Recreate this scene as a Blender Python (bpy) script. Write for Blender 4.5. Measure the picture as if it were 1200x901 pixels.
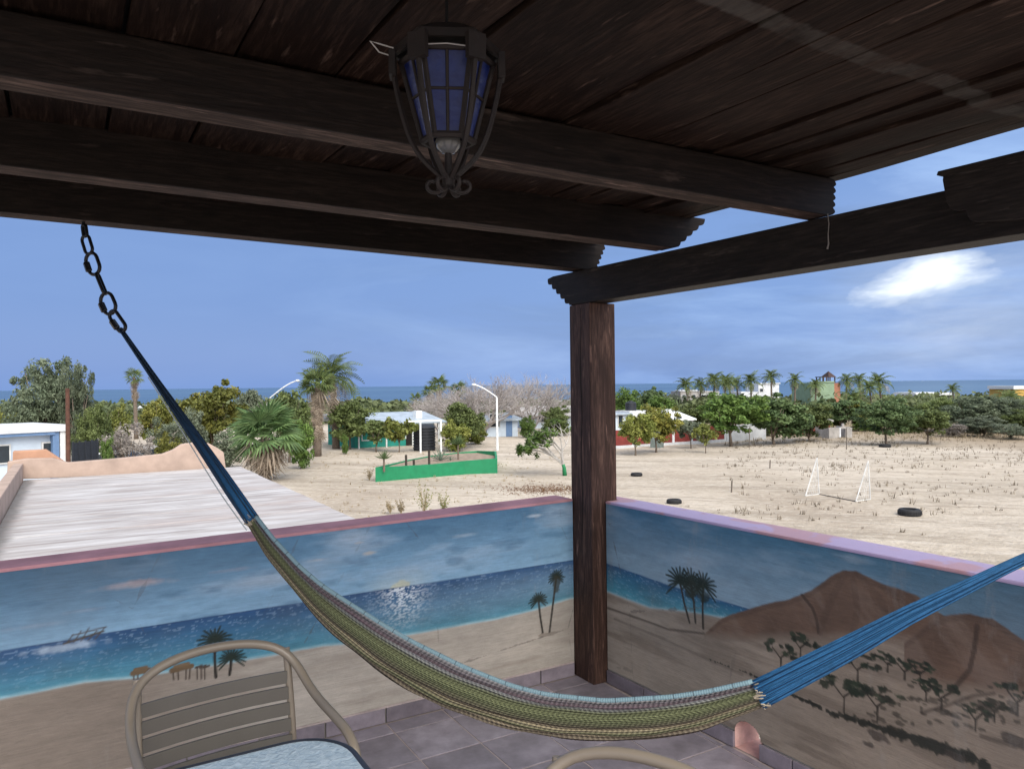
import bpy, bmesh, math, random
import numpy as np
from mathutils import Vector, Matrix
for o in list(bpy.data.objects): bpy.data.objects.remove(o)
C = bpy.context.scene.collection
S = bpy.context.scene
PI = math.pi
random.seed(7)
# ------------------------------------------------------------------ camera
F = 878.5; CAM = np.array([-2.531, -3.497, 1.647])
def _basis(yaw, pitch, roll):
    y, p, r = map(math.radians, (yaw, pitch, roll))
    f = np.array([math.sin(y)*math.cos(p), math.cos(y)*math.cos(p), math.sin(p)])
    rt = np.array([math.cos(y), -math.sin(y), 0.]); up = np.cross(rt, f)
    return rt*math.cos(r)+up*math.sin(r), -rt*math.sin(r)+up*math.cos(r), f
RT, UP, FW = _basis(30.4223, .0339, -.6372)
cam = bpy.data.cameras.new('camera'); camo = bpy.data.objects.new('camera', cam); C.objects.link(camo)
cam.sensor_fit = 'HORIZONTAL'; cam.sensor_width = 36; cam.lens = F/1200*36
cam.clip_start = .05; cam.clip_end = 90000
M = Matrix.Identity(4)
for i in range(3):
    M[i][0], M[i][1], M[i][2], M[i][3] = RT[i], UP[i], -FW[i], CAM[i]
camo.matrix_world = M
S.camera = camo
# ------------------------------------------------------------------ light, sky, exposure
SUN_EL, SUN_AZ = 42., 188.           # azimuth clockwise from +y: behind and left of the camera
S.view_settings.view_transform = 'Standard'; S.view_settings.look = 'None'
S.view_settings.exposure = 1.55; S.view_settings.gamma = 1
S.view_settings.use_curve_mapping = False
sl = bpy.data.lights.new('sun', 'SUN'); sl.energy = 1.1; sl.angle = math.radians(46); sl.color = (1, .93, .82)
so = bpy.data.objects.new('sun', sl); C.objects.link(so)
_e, _a = math.radians(SUN_EL), math.radians(SUN_AZ)
_d = Vector((math.sin(_a)*math.cos(_e), math.cos(_a)*math.cos(_e), math.sin(_e)))
so.rotation_euler = (-_d).to_track_quat('-Z', 'Y').to_euler(); so.location = (0, 0, 40)
W = bpy.data.worlds.new('World'); S.world = W; W.use_nodes = True
nt = W.node_tree; N = nt.nodes; L = nt.links; N.clear()
def wn(t, **k):
    n = N.new(t)
    for a, b in k.items(): setattr(n, a, b)
    return n
sky = wn('ShaderNodeTexSky', sky_type='NISHITA', sun_disc=False, sun_elevation=_e, sun_rotation=_a, air_density=1.3, dust_density=1.5)
tc = wn('ShaderNodeTexCoord')
def wmath(op, a, b=None, c=None):
    m = wn('ShaderNodeMath', operation=op)
    for i, v in enumerate((a, b, c)):
        if v is None: continue
        if isinstance(v, (int, float)): m.inputs[i].default_value = v
        else: L.new(v, m.inputs[i])
    return m.outputs[0]
def wvdot(vec):
    m = wn('ShaderNodeVectorMath', operation='DOT_PRODUCT'); L.new(tc.outputs['Generated'], m.inputs[0]); m.inputs[1].default_value = vec
    return m.outputs['Value']
def wramp(f, stops):
    r = wn('ShaderNodeValToRGB'); L.new(f, r.inputs[0]); cr = r.color_ramp
    while len(cr.elements) < len(stops): cr.elements.new(.5)
    for e, (p, c) in zip(cr.elements, stops): e.position = p; e.color = (*c, 1) if len(c) == 3 else c
    return r.outputs[0]
def wmix(f, a, b, blend='MIX'):
    m = wn('ShaderNodeMix', data_type='RGBA', blend_type=blend)
    for s, v in ((m.inputs[0], f), (m.inputs[6], a), (m.inputs[7], b)):
        if isinstance(v, (int, float)): s.default_value = v
        elif isinstance(v, tuple): s.default_value = (*v, 1)
        else: L.new(v, s)
    return m.outputs[2]
def wnoise(scale, detail, rough, stretch, off=0):
    mp = wn('ShaderNodeMapping'); L.new(tc.outputs['Generated'], mp.inputs[0]); mp.inputs['Scale'].default_value = stretch; mp.inputs['Location'].default_value = (off, off*.7, off*.3)
    n = wn('ShaderNodeTexNoise'); L.new(mp.outputs[0], n.inputs['Vector'])
    n.inputs['Scale'].default_value = scale; n.inputs['Detail'].default_value = detail; n.inputs['Roughness'].default_value = rough; n.inputs['Distortion'].default_value = .4
    return n.outputs['Fac']
def azel(az, el):
    a, e = math.radians(az), math.radians(el)
    return (math.sin(a)*math.cos(e), math.cos(a)*math.cos(e), math.sin(e))
# storm-grey overcast: even blue-grey to the left (west), streaked and broken to the right (east)
sepz = wn('ShaderNodeSeparateXYZ'); L.new(tc.outputs['Generated'], sepz.inputs[0])
overc = wramp(sepz.outputs['Z'], [(0, (.66, 1.14, 2.42)), (.10, (.56, 1.0, 2.22)), (.38, (.66, 1.08, 2.1)), (.62, (1.7, 2.05, 2.7)), (1, (2.9, 3.1, 3.5))])
east = wramp(wvdot(azel(75, 0)), [(.45, (0, 0, 0)), (.93, (1, 1, 1))])
nz1 = wnoise(2.6, 7, .58, (1, 1, 4.2))
streak = wramp(nz1, [(.44, (0, 0, 0)), (.64, (1, 1, 1))])
overc = wmix(wmath('MULTIPLY', east, .45), overc, (.80, 1.36, 2.66))
overc = wmix(wmath('MULTIPLY', streak, wmath('MULTIPLY_ADD', east, .46, .05)), overc, (1.6, 2.3, 3.6))
nz2 = wnoise(3.1, 6, .6, (1, 1, 6.5), 3.3)
dark = wramp(nz2, [(.47, (0, 0, 0)), (.62, (1, 1, 1))])
overc = wmix(wmath('MULTIPLY', dark, wmath('MULTIPLY', east, .5)), overc, (.54, .90, 1.78))
# bright tear in the cloud
def tang(az, el):
    a, e = math.radians(az), math.radians(el)
    return (math.cos(a), -math.sin(a), 0), (-math.sin(e)*math.sin(a), -math.sin(e)*math.cos(a), math.cos(e))
t1, t2 = tang(59.6, 6.5)
wob = wnoise(9, 5, .6, (1, 1, 2.2), 5.1); wob2 = wnoise(5, 5, .6, (1, 1, 1.6), 8.1)
ga = wmath('ADD', wvdot(t1), wmath('MULTIPLY_ADD', wob, .16, -.08)); gb = wmath('ADD', wmath('SUBTRACT', wvdot(t2), wmath('MULTIPLY', wvdot(t1), .16)), wmath('MULTIPLY_ADD', wob2, .10, -.05))
gq = wmath('ADD', wmath('POWER', wmath('ABSOLUTE', wmath('MULTIPLY', ga, 1/.054)), 2.), wmath('POWER', wmath('ABSOLUTE', wmath('MULTIPLY', gb, 1/.0185)), 2.))
front = wmath('GREATER_THAN', wvdot(azel(59.6, 6.5)), .5)
glow2 = wmath('POWER', wmath('MAXIMUM', wvdot(azel(60.6, 6.0)), 0), 260)
nz3 = wnoise(7, 6, .6, (1, 1, 3), 1.2)
halo = wmath('MULTIPLY', wmath('MULTIPLY', glow2, .42), wmath('MULTIPLY_ADD', nz3, 2.2, -.5))
tear = wmath('MINIMUM', wmath('ADD', wmath('MULTIPLY', front, wramp(wmath('MULTIPLY', gq, .25), [(.0, (.9, .9, .9)), (.13, (.72, .72, .72)), (.30, (.28, .28, .28)), (.62, (0, 0, 0))])), wmath('MAXIMUM', halo, 0)), 1.)
overc = wmix(tear, overc, (3.7, 3.95, 4.25))
# the sun stands behind the camera above thick cloud: a broad bright aureole round it
aur = wmath('POWER', wmath('MAXIMUM', wvdot(azel(SUN_AZ, SUN_EL-8)), 0), 2.2)
aurc = wn('ShaderNodeCombineColor'); [L.new(wmath('MULTIPLY', aur, k), aurc.inputs[i]) for i, k in enumerate((7.0, 6.7, 6.3))]
overc = wmix(1., overc, aurc.outputs[0], 'ADD')
fin = wmix(.95, sky.outputs[0], overc)
bg = wn('ShaderNodeBackground'); L.new(fin, bg.inputs[0]); bg.inputs[1].default_value = .1
ow = wn('ShaderNodeOutputWorld'); L.new(bg.outputs[0], ow.inputs[0])

# ------------------------------------------------------------------ surveying helpers (photo pixel + a known plane -> world point)
def ray(px, py): return RT*(px-600)/F + UP*(450.5-py)/F + FW
def on_plane(px, py, n, d):
    r = ray(px, py); n = np.array(n, float); return CAM + r*((d-n@CAM)/(n@r))
def on_z(px, py, z): return on_plane(px, py, (0, 0, 1), z)
def at(px, py, depth): return CAM + ray(px, py)*depth
def sm(a, b, x):
    t = np.clip((x-a)/(b-a), 0, 1); return t*t*(3-2*t)
GZ = -3.35
def gz(x, y):
    r = np.hypot(x-CAM[0], y-CAM[1]); return GZ - 1.6*sm(75, 200, r) - 13.5*sm(120, 900, r)
def ground_px(px, depth):
    """ground point in the direction of column px at this depth"""
    p = at(px, 450.5, depth); return np.array([p[0], p[1], float(gz(p[0], p[1]))])
def hor(px): return 450.5 - (px-600)*.0111 + .5
def z_at(px, py, depth): return at(px, py, depth)[2]
# ------------------------------------------------------------------ object helpers
def lin(r, g, b): return tuple(((v/255)/12.92 if v/255 <= .04045 else ((v/255+.055)/1.055)**2.4) for v in (r, g, b))
class MB:
    def __init__(s): s.v = []; s.f = []; s.m = []
    def add(s, vs, fs, m=0):
        n = len(s.v); s.v += [tuple(map(float, p)) for p in vs]; s.f += [tuple(i+n for i in f) for f in fs]; s.m += [m]*len(fs); return s
    def box(s, lo, hi, m=0):
        x0, y0, z0 = lo; x1, y1, z1 = hi
        return s.add([(x0,y0,z0),(x1,y0,z0),(x1,y1,z0),(x0,y1,z0),(x0,y0,z1),(x1,y0,z1),(x1,y1,z1),(x0,y1,z1)],
                     [(3,2,1,0),(4,5,6,7),(0,1,5,4),(1,2,6,5),(2,3,7,6),(3,0,4,7)], m)
    def hexa(s, bot, top, m=0):
        return s.add(list(bot)+list(top), [(3,2,1,0),(4,5,6,7),(0,1,5,4),(1,2,6,5),(2,3,7,6),(3,0,4,7)], m)
    def prism(s, poly, d0, d1, m=0):
        """poly: list of 3d points, swept from +d0 to +d1 (vectors)"""
        n = len(poly); a = [tuple(np.add(p, d0)) for p in poly]; b = [tuple(np.add(p, d1)) for p in poly]
        return s.add(a+b, [tuple(range(n))[::-1], tuple(range(n, 2*n))]+[(i, (i+1) % n, (i+1) % n+n, i+n) for i in range(n)], m)
    def tube(s, pts, rad, n=8, closed=False, m=0, cap=True):
        P = [np.array(p, float) for p in pts]; k = len(P)
        R = rad if hasattr(rad, '__len__') else [rad]*k
        T = []
        for i in range(k):
            a = P[(i-1) % k] if (closed or i > 0) else P[i]; b = P[(i+1) % k] if (closed or i < k-1) else P[i]
            t = b-a; T.append(t/(np.linalg.norm(t)+1e-12))
        u = np.cross(T[0], (0, 0, 1)); 
        if np.linalg.norm(u) < .1: u = np.cross(T[0], (1, 0, 0))
        u /= np.linalg.norm(u); vs = []
        for i in range(k):
            u = u-T[i]*(u@T[i]); u /= np.linalg.norm(u)+1e-12; w = np.cross(T[i], u)
            for j in range(n):
                a = 2*PI*j/n; vs.append(P[i]+R[i]*(math.cos(a)*u+math.sin(a)*w))
        fs = []
        for i in range(k if closed else k-1):
            i2 = (i+1) % k
            for j in range(n): fs.append((i*n+j, i*n+(j+1) % n, i2*n+(j+1) % n, i2*n+j))
        if not closed and cap: fs += [tuple(range(n))[::-1], tuple(range((k-1)*n, k*n))]
        return s.add(vs, fs, m)
    def lathe(s, prof, n=20, o=(0, 0, 0), m=0):
        vs = []; 
        for r, z in prof:
            for j in range(n): a = 2*PI*j/n; vs.append((o[0]+r*math.cos(a), o[1]+r*math.sin(a), o[2]+z))
        fs = [(i*n+j, i*n+(j+1) % n, (i+1)*n+(j+1) % n, (i+1)*n+j) for i in range(len(prof)-1) for j in range(n)]
        return s.add(vs, fs, m)
    def build(s, name, mats, parent=None, smooth=False, bevel=0, world=True):
        me = bpy.data.meshes.new(name); off = np.array(parent_origin(parent)) if (parent and world) else np.zeros(3)
        V = np.array(s.v)-off
        me.from_pydata(V.tolist(), [], s.f)
        mats = mats if isinstance(mats, (list, tuple)) else [mats]
        for q in mats: me.materials.append(q)
        if len(mats) > 1: me.polygons.foreach_set('material_index', s.m)
        if bevel:
            bm = bmesh.new(); bm.from_mesh(me); bmesh.ops.recalc_face_normals(bm, faces=bm.faces)
            bmesh.ops.bevel(bm, geom=[e for e in bm.edges if len(e.link_faces) == 2 and e.calc_face_angle(0) > .6], offset=bevel, segments=2, affect='EDGES', profile=.6)
            bm.to_mesh(me); bm.free()
        if smooth:
            me.polygons.foreach_set('use_smooth', [True]*len(me.polygons))
            if smooth != 'all':
                bm = bmesh.new(); bm.from_mesh(me)
                for e in bm.edges:
                    if len(e.link_faces) == 2 and e.calc_face_angle(0) > .7: e.smooth = False
                bm.to_mesh(me); bm.free()
        me.update()
        o = bpy.data.objects.new(name, me); C.objects.link(o)
        if parent: o.parent = parent
        return o
def parent_origin(p):
    v = Vector((0, 0, 0))
    while p: v += p.location; p = p.parent
    return v
def tag(o, label=None, cat=None, group=None, kind=None):
    for k, v in (('label', label), ('category', cat), ('group', group), ('kind', kind)):
        if v: o[k] = v
    return o
def thing(name, label, cat, loc=(0, 0, 0), rz=0, group=None):
    o = bpy.data.objects.new(name, None); C.objects.link(o); o.empty_display_size = .2
    o.location = tuple(map(float, loc)); o.rotation_euler = (0, 0, rz); return tag(o, label, cat, group)
def child(name, me, parent, loc=(0, 0, 0), rot=None, scale=None, mat=None, M4=None):
    o = bpy.data.objects.new(name, me); C.objects.link(o); o.parent = parent
    if M4 is not None: o.matrix_basis = M4
    else:
        o.location = tuple(map(float, loc))
        if rot is not None: o.rotation_euler = rot
        if scale is not None: o.scale = scale if hasattr(scale, '__len__') else (scale,)*3
    if mat:
        o.material_slots[0].link = 'OBJECT'; o.material_slots[0].material = mat
    return o
def copy_tree(o, parent=None):
    c = o.copy(); C.objects.link(c)
    if parent: c.parent = parent
    for ch in list(o.children): copy_tree(ch, c)
    return c
# ------------------------------------------------------------------ materials
class NT:
    def __init__(s, name):
        s.m = bpy.data.materials.new(name); s.m.use_nodes = True; s.t = s.m.node_tree; s.n = s.t.nodes; s.p = s.n['Principled BSDF']; s.out = s.n['Material Output']
    def node(s, t, **k):
        n = s.n.new(t)
        for a, b in k.items(): setattr(n, a, b)
        return n
    def ln(s, a, b): s.t.links.new(a, b)
    def put(s, sock, v):
        if isinstance(v, (int, float)): sock.default_value = v
        elif isinstance(v, tuple): sock.default_value = (*v, 1) if len(v) == 3 and sock.type == 'RGBA' else v
        else: s.ln(v, sock)
    def coord(s, kind='Object', scale=(1, 1, 1), off=None, rnd=0):
        if kind == 'World': c = s.node('ShaderNodeNewGeometry').outputs['Position']
        else: c = s.node('ShaderNodeTexCoord').outputs[kind]
        if rnd:
            oi = s.node('ShaderNodeObjectInfo'); k = s.node('ShaderNodeVectorMath', operation='SCALE'); k.inputs[0].default_value = (rnd, rnd*1.3, rnd*.7); s.ln(oi.outputs['Random'], k.inputs['Scale'])
            a = s.node('ShaderNodeVectorMath', operation='ADD'); s.ln(c, a.inputs[0]); s.ln(k.outputs[0], a.inputs[1]); c = a.outputs[0]
        mp = s.node('ShaderNodeMapping'); s.ln(c, mp.inputs[0]); mp.inputs['Scale'].default_value = scale
        if off: mp.inputs['Location'].default_value = off
        return mp.outputs[0]
    def noise(s, vec, scale, detail=4, rough=.55, dist=0):
        n = s.node('ShaderNodeTexNoise'); s.ln(vec, n.inputs['Vector'])
        for k, v in (('Scale', scale), ('Detail', detail), ('Roughness', rough), ('Distortion', dist)): n.inputs[k].default_value = v
        return n.outputs['Fac']
    def ramp(s, f, stops):
        r = s.node('ShaderNodeValToRGB'); s.ln(f, r.inputs[0]); cr = r.color_ramp
        while len(cr.elements) < len(stops): cr.elements.new(.5)
        for e, (p, c) in zip(cr.elements, stops): e.position = p; c = (c, c, c) if isinstance(c, (int, float)) else c; e.color = (*c, 1)
        return r.outputs[0]
    def mix(s, f, a, b, blend='MIX'):
        m = s.node('ShaderNodeMix', data_type='RGBA', blend_type=blend); s.put(m.inputs[0], f); s.put(m.inputs[6], a); s.put(m.inputs[7], b); return m.outputs[2]
    def math(s, op, a, b=None, c=None):
        m = s.node('ShaderNodeMath', operation=op)
        for i, v in enumerate((a, b, c)):
            if v is not None: s.put(m.inputs[i], v)
        return m.outputs[0]
    def bump(s, h, strength=.3, dist=.01):
        b = s.node('ShaderNodeBump'); s.ln(h, b.inputs['Height']); b.inputs['Strength'].default_value = strength; b.inputs['Distance'].default_value = dist
        s.ln(b.outputs[0], s.p.inputs['Normal'])
    def base(s, c, rough=.8, spec=None, metal=None):
        s.put(s.p.inputs['Base Color'], c); s.put(s.p.inputs['Roughness'], rough)
        if spec is not None: s.p.inputs['Specular IOR Level'].default_value = spec
        if metal is not None: s.p.inputs['Metallic'].default_value = metal
        return s.m
def plain(name, c, rough=.7, var=.25, scale=6., bump=.15, bscale=40., spec=.4, metal=0, rnd=3., objvar=0):
    t = NT(name); v = t.coord(rnd=rnd); n = t.noise(v, scale, 5, .6)
    dk = tuple(x*(1-var) for x in c); lt = tuple(min(1, x*(1+var*.6)) for x in c)
    col = t.ramp(n, [(.3, dk), (.7, lt)])
    if objvar:
        oi = t.node('ShaderNodeObjectInfo'); f = t.math('MULTIPLY_ADD', oi.outputs['Random'], objvar*2, 1-objvar)
        hs = t.node('ShaderNodeHueSaturation'); t.ln(col, hs.inputs['Color']); t.ln(f, hs.inputs['Value']); col = hs.outputs[0]
    if bump: t.bump(t.noise(v, bscale, 4, .6), bump, .004)
    return t.base(col, rough, spec, metal)
def wood(name, axis, dark, light, rough=.5, rnd=5., scale=1., stain=False, objvar=.25, spec=.4, bump=.5):
    t = NT(name); st = [30, 30, 30]; st[axis] = 2.6; st = tuple(x*scale for x in st)
    v = t.coord(scale=st, rnd=rnd); g = t.noise(v, 1., 7, .68, 1.1)
    st2 = [120, 120, 120]; st2[axis] = 11.; v2 = t.coord(scale=tuple(st2), rnd=rnd); g2 = t.noise(v2, 1., 4, .6)
    mixf = t.math('MULTIPLY_ADD', g2, .4, t.math('MULTIPLY', g, .6))
    col = t.ramp(mixf, [(.32, tuple(x*.45 for x in dark)), (.48, dark), (.68, light)])
    kv = [5., 5., 5.]; kv[axis] = 1.7; kn = t.node('ShaderNodeTexVoronoi'); t.ln(t.coord(scale=tuple(kv), rnd=rnd), kn.inputs['Vector']); kn.inputs['Scale'].default_value = 1.1; kn.inputs['Randomness'].default_value = 1.
    col = t.mix(t.ramp(t.math('MULTIPLY_ADD', g, .06, kn.outputs['Distance']), [(.07, .9), (.13, 0.)]), col, tuple(x*.3 for x in dark))
    big = t.noise(t.coord(rnd=rnd), 2.3, 4, .6)
    col = t.mix(t.ramp(big, [(.35, 0.), (.7, .55)]), col, tuple(x*.6 for x in dark))
    # pale scuffs that follow the grain
    st3 = [34, 34, 34]; st3[axis] = 4.5; w = t.noise(t.coord(scale=tuple(st3), rnd=rnd*2), 1., 4, .6)
    col = t.mix(t.ramp(w, [(.63, 0.), (.74, .5)]), col, tuple(min(1, x*2.4+.02) for x in light))
    oi = t.node('ShaderNodeObjectInfo'); hs = t.node('ShaderNodeHueSaturation'); t.ln(col, hs.inputs['Color']); t.ln(t.math('MULTIPLY_ADD', oi.outputs['Random'], objvar*2, 1-objvar), hs.inputs['Value']); col = hs.outputs[0]
    if stain:   # chalky grey ghost of a beam that has been taken away, and drips
        p = t.node('ShaderNodeNewGeometry').outputs['Position']; sx = t.node('ShaderNodeSeparateXYZ'); t.ln(p, sx.inputs[0])
        band = t.math('SUBTRACT', .036, t.math('ABSOLUTE', t.math('ADD', sx.outputs['Y'], 2.335)))
        band = t.math('MULTIPLY', t.ramp(t.math('MULTIPLY_ADD', band, 60, t.math('MULTIPLY_ADD', t.noise(t.coord('World', (30, 8, 9)), 1., 4, .6), 1.6, -.8)), [(.0, 0.), (.6, 1.)]), t.ramp(t.noise(t.coord('World', (5, 3, 3)), 1., 5, .75), [(.40, .08), (.60, .5)]))
        col = t.mix(band, col, (.105, .098, .088))
    t.bump(mixf, bump, .006)
    return t.base(col, rough, spec)
def leafmat(name, c, c2, var=.38, trans=.32, rough=.6):
    t = NT(name); g = t.node('ShaderNodeNewGeometry'); oi = t.node('ShaderNodeObjectInfo')
    at_ = t.node('ShaderNodeAttribute', attribute_name='tint')
    col = t.mix(at_.outputs['Fac'], c, c2)
    hs = t.node('ShaderNodeHueSaturation'); t.ln(col, hs.inputs['Color'])
    f = t.math('MULTIPLY_ADD', g.outputs['Random Per Island'], var*2, 1-var)
    f = t.math('MULTIPLY', f, t.math('MULTIPLY_ADD', oi.outputs['Random'], .4, .8)); t.ln(f, hs.inputs['Value'])
    hs.inputs['Saturation'].default_value = 1.0
    t.base(hs.outputs[0], rough, .3)
    tr = t.node('ShaderNodeBsdfTranslucent'); t.ln(hs.outputs[0], tr.inputs[0]); mx = t.node('ShaderNodeMixShader'); mx.inputs[0].default_value = trans
    t.ln(t.p.outputs[0], mx.inputs[1]); t.ln(tr.outputs[0], mx.inputs[2]); t.ln(mx.outputs[0], t.out.inputs[0]); return t.m

M_beam = wood('dark_stained_beam', 0, (.013, .0088, .007), (.034, .023, .018), .6, spec=.18)
M_under = wood('paler_beam_underside', 0, (.05, .034, .027), (.19, .13, .105), .75, spec=.1)  # joist undersides, a lighter brown than the dark sides
M_header = wood('dark_stained_header', 1, (.018, .014, .0125), (.048, .037, .031), .6, spec=.18)
M_post = wood('weathered_post', 2, (.05, .026, .019), (.175, .10, .074), .6, spec=.2)
M_plank = wood('roof_plank_wood', 1, (.016, .0085, .006), (.058, .035, .025), .7, spec=.10, stain=True, objvar=.3)
M_lightblock = plain('light_block_dark', (.03, .03, .03), .9)
M_white = plain('white_paint', (.74, .76, .76), .6, .15)
M_offwhite = plain('weathered_white', (.6, .6, .58), .8, .3, 3)
M_iron = plain('black_iron', (.02, .017, .015), .5, .3, 20)
M_steel = plain('dull_black_steel', (.03, .03, .032), .35, .2, 30, metal=.6)
# ================================================================== SETTING: ground, sea
def ring_sheet(name, radii, nseg, zf, mat, centre=(0, 0)):
    vs = [(centre[0], centre[1], zf(centre[0], centre[1]))]; fs = []
    for r in radii:
        for j in range(nseg):
            a = 2*PI*j/nseg; x = centre[0]+r*math.cos(a); y = centre[1]+r*math.sin(a); vs.append((x, y, float(zf(x, y))))
    for j in range(nseg): fs.append((0, 1+j, 1+(j+1) % nseg))
    for i in range(len(radii)-1):
        for j in range(nseg): a = 1+i*nseg; b = a+nseg; fs.append((a+j, b+j, b+(j+1) % nseg, a+(j+1) % nseg))
    mb = MB(); mb.add(vs, fs); return tag(mb.build(name, mat, smooth='all'), kind='structure')
def vnoise(x, y, seed=0):
    rng = np.random.default_rng(seed); T = rng.random((256, 256))
    xi = np.floor(x).astype(int); yi = np.floor(y).astype(int); fx = x-xi; fy = y-yi; fx = fx*fx*(3-2*fx); fy = fy*fy*(3-2*fy)
    g = lambda a, b: T[(a) % 256, (b) % 256]
    return (g(xi, yi)*(1-fx)+g(xi+1, yi)*fx)*(1-fy)+(g(xi, yi+1)*(1-fx)+g(xi+1, yi+1)*fx)*fy
def fbm(x, y, seed=0, o=4):
    s = 0; a = .5
    for i in range(o): s = s+a*vnoise(x*2**i, y*2**i, seed+i); a *= .5
    return s/(1-.5**o)
def gsand():
    t = NT('sand'); w = t.coord('World')
    n1 = t.noise(t.coord('World', (.05, .05, .1)), 1., 6, .62, .8)
    n2 = t.noise(w, .9, 6, .65); n3 = t.noise(w, 9., 4, .65)
    rot = t.node('ShaderNodeMapping'); rot.inputs['Rotation'].default_value = (0, 0, math.radians(47)); t.ln(t.node('ShaderNodeNewGeometry').outputs['Position'], rot.inputs[0])
    st = t.node('ShaderNodeMapping'); st.inputs['Scale'].default_value = (.05, .42, .1); t.ln(rot.outputs[0], st.inputs[0]); n4 = t.noise(st.outputs[0], 1., 7, .68, .5)
    col = t.ramp(n1, [(.30, (.38, .315, .245)), (.46, (.50, .43, .345)), (.62, (.57, .50, .415))])
    col = t.mix(t.ramp(n4, [(.48, 0.), (.62, .55)]), col, (.29, .245, .19))
    st6 = t.node('ShaderNodeMapping'); st6.inputs['Scale'].default_value = (.09, 1.5, .1); t.ln(rot.outputs[0], st6.inputs[0]); n6 = t.noise(st6.outputs[0], 1., 6, .7, .8)
    col = t.mix(t.ramp(n6, [(.55, 0.), (.64, .6)]), col, (.27, .225, .175)); col = t.mix(t.ramp(n6, [(.34, .4), (.42, 0.)]), col, (.64, .58, .50))
    col = t.mix(t.ramp(n2, [(.54, 0.), (.68, .42)]), col, (.27, .22, .165))
    n5 = t.noise(w, 3.2, 5, .7, .3); col = t.mix(t.ramp(n5, [(.53, 0.), (.64, .5)]), col, (.30, .255, .205)); col = t.mix(t.ramp(n5, [(.36, .4), (.46, 0.)]), col, (.62, .56, .48))
    col = t.mix(t.ramp(n3, [(.57, 0.), (.74, .32)]), col, (.25, .205, .155))
    # browner dry ground far out in the field
    ps = t.node('ShaderNodeSeparateXYZ'); t.ln(w, ps.inputs[0])
    far = t.math('ADD', t.math('MULTIPLY', ps.outputs['X'], .0125), t.math('MULTIPLY_ADD', t.noise(t.coord('World', (.03, .03, .03)), 1., 4, .6), .9, -1.02))
    col = t.mix(t.ramp(far, [(.02, 0.), (.22, .75)]), col, (.27, .205, .135))
    t.bump(t.math('MULTIPLY_ADD', n2, .8, t.math('MULTIPLY', n3, .5)), 1., .14)
    return t.base(col, .95, .15)
def ground_z(x, y):
    r = math.hypot(x, y); b = float(gz(x, y))
    return b + (.0 if r > 400 else .10*(float(vnoise(np.array(x*.35), np.array(y*.35), 3))-.5)+.22*(float(vnoise(np.array(x*.07), np.array(y*.07), 5))-.5)*(1 if r > 25 else 0))
ground = ring_sheet('ground', [2.2, 5, 8, 11, 14]+[16*1.033**i for i in range(125)], 288, ground_z, gsand(), (-2, -3))
def seamat():
    t = NT('sea_water'); n = t.noise(t.coord('World', (.02, .05, 1)), 1., 5, .6); n2 = t.noise(t.coord('World', (.0006, .0012, 1)), 1., 4, .55)
    col = t.ramp(n2, [(.35, (.035, .085, .16)), (.65, (.06, .125, .205))]); t.bump(n, .25, .6); return t.base(col, .35, .35)
sea = ring_sheet('sea', [40*1.16**i for i in range(49)], 120, lambda x, y: -13.6, seamat(), (0, 0))

# ================================================================== TERRACE
SK = -.0376
def RWp(px, py, off=0.):     # photo pixel -> (y, z) on the right wall's inner face
    p = on_plane(px, py, (1, -SK, 0), off); return p[1], p[2]
def LWp(px, py):             # -> (x, z) on the left wall's inner face
    p = on_plane(px, py, (0, 1, 0), 0); return p[0], p[2]
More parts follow.
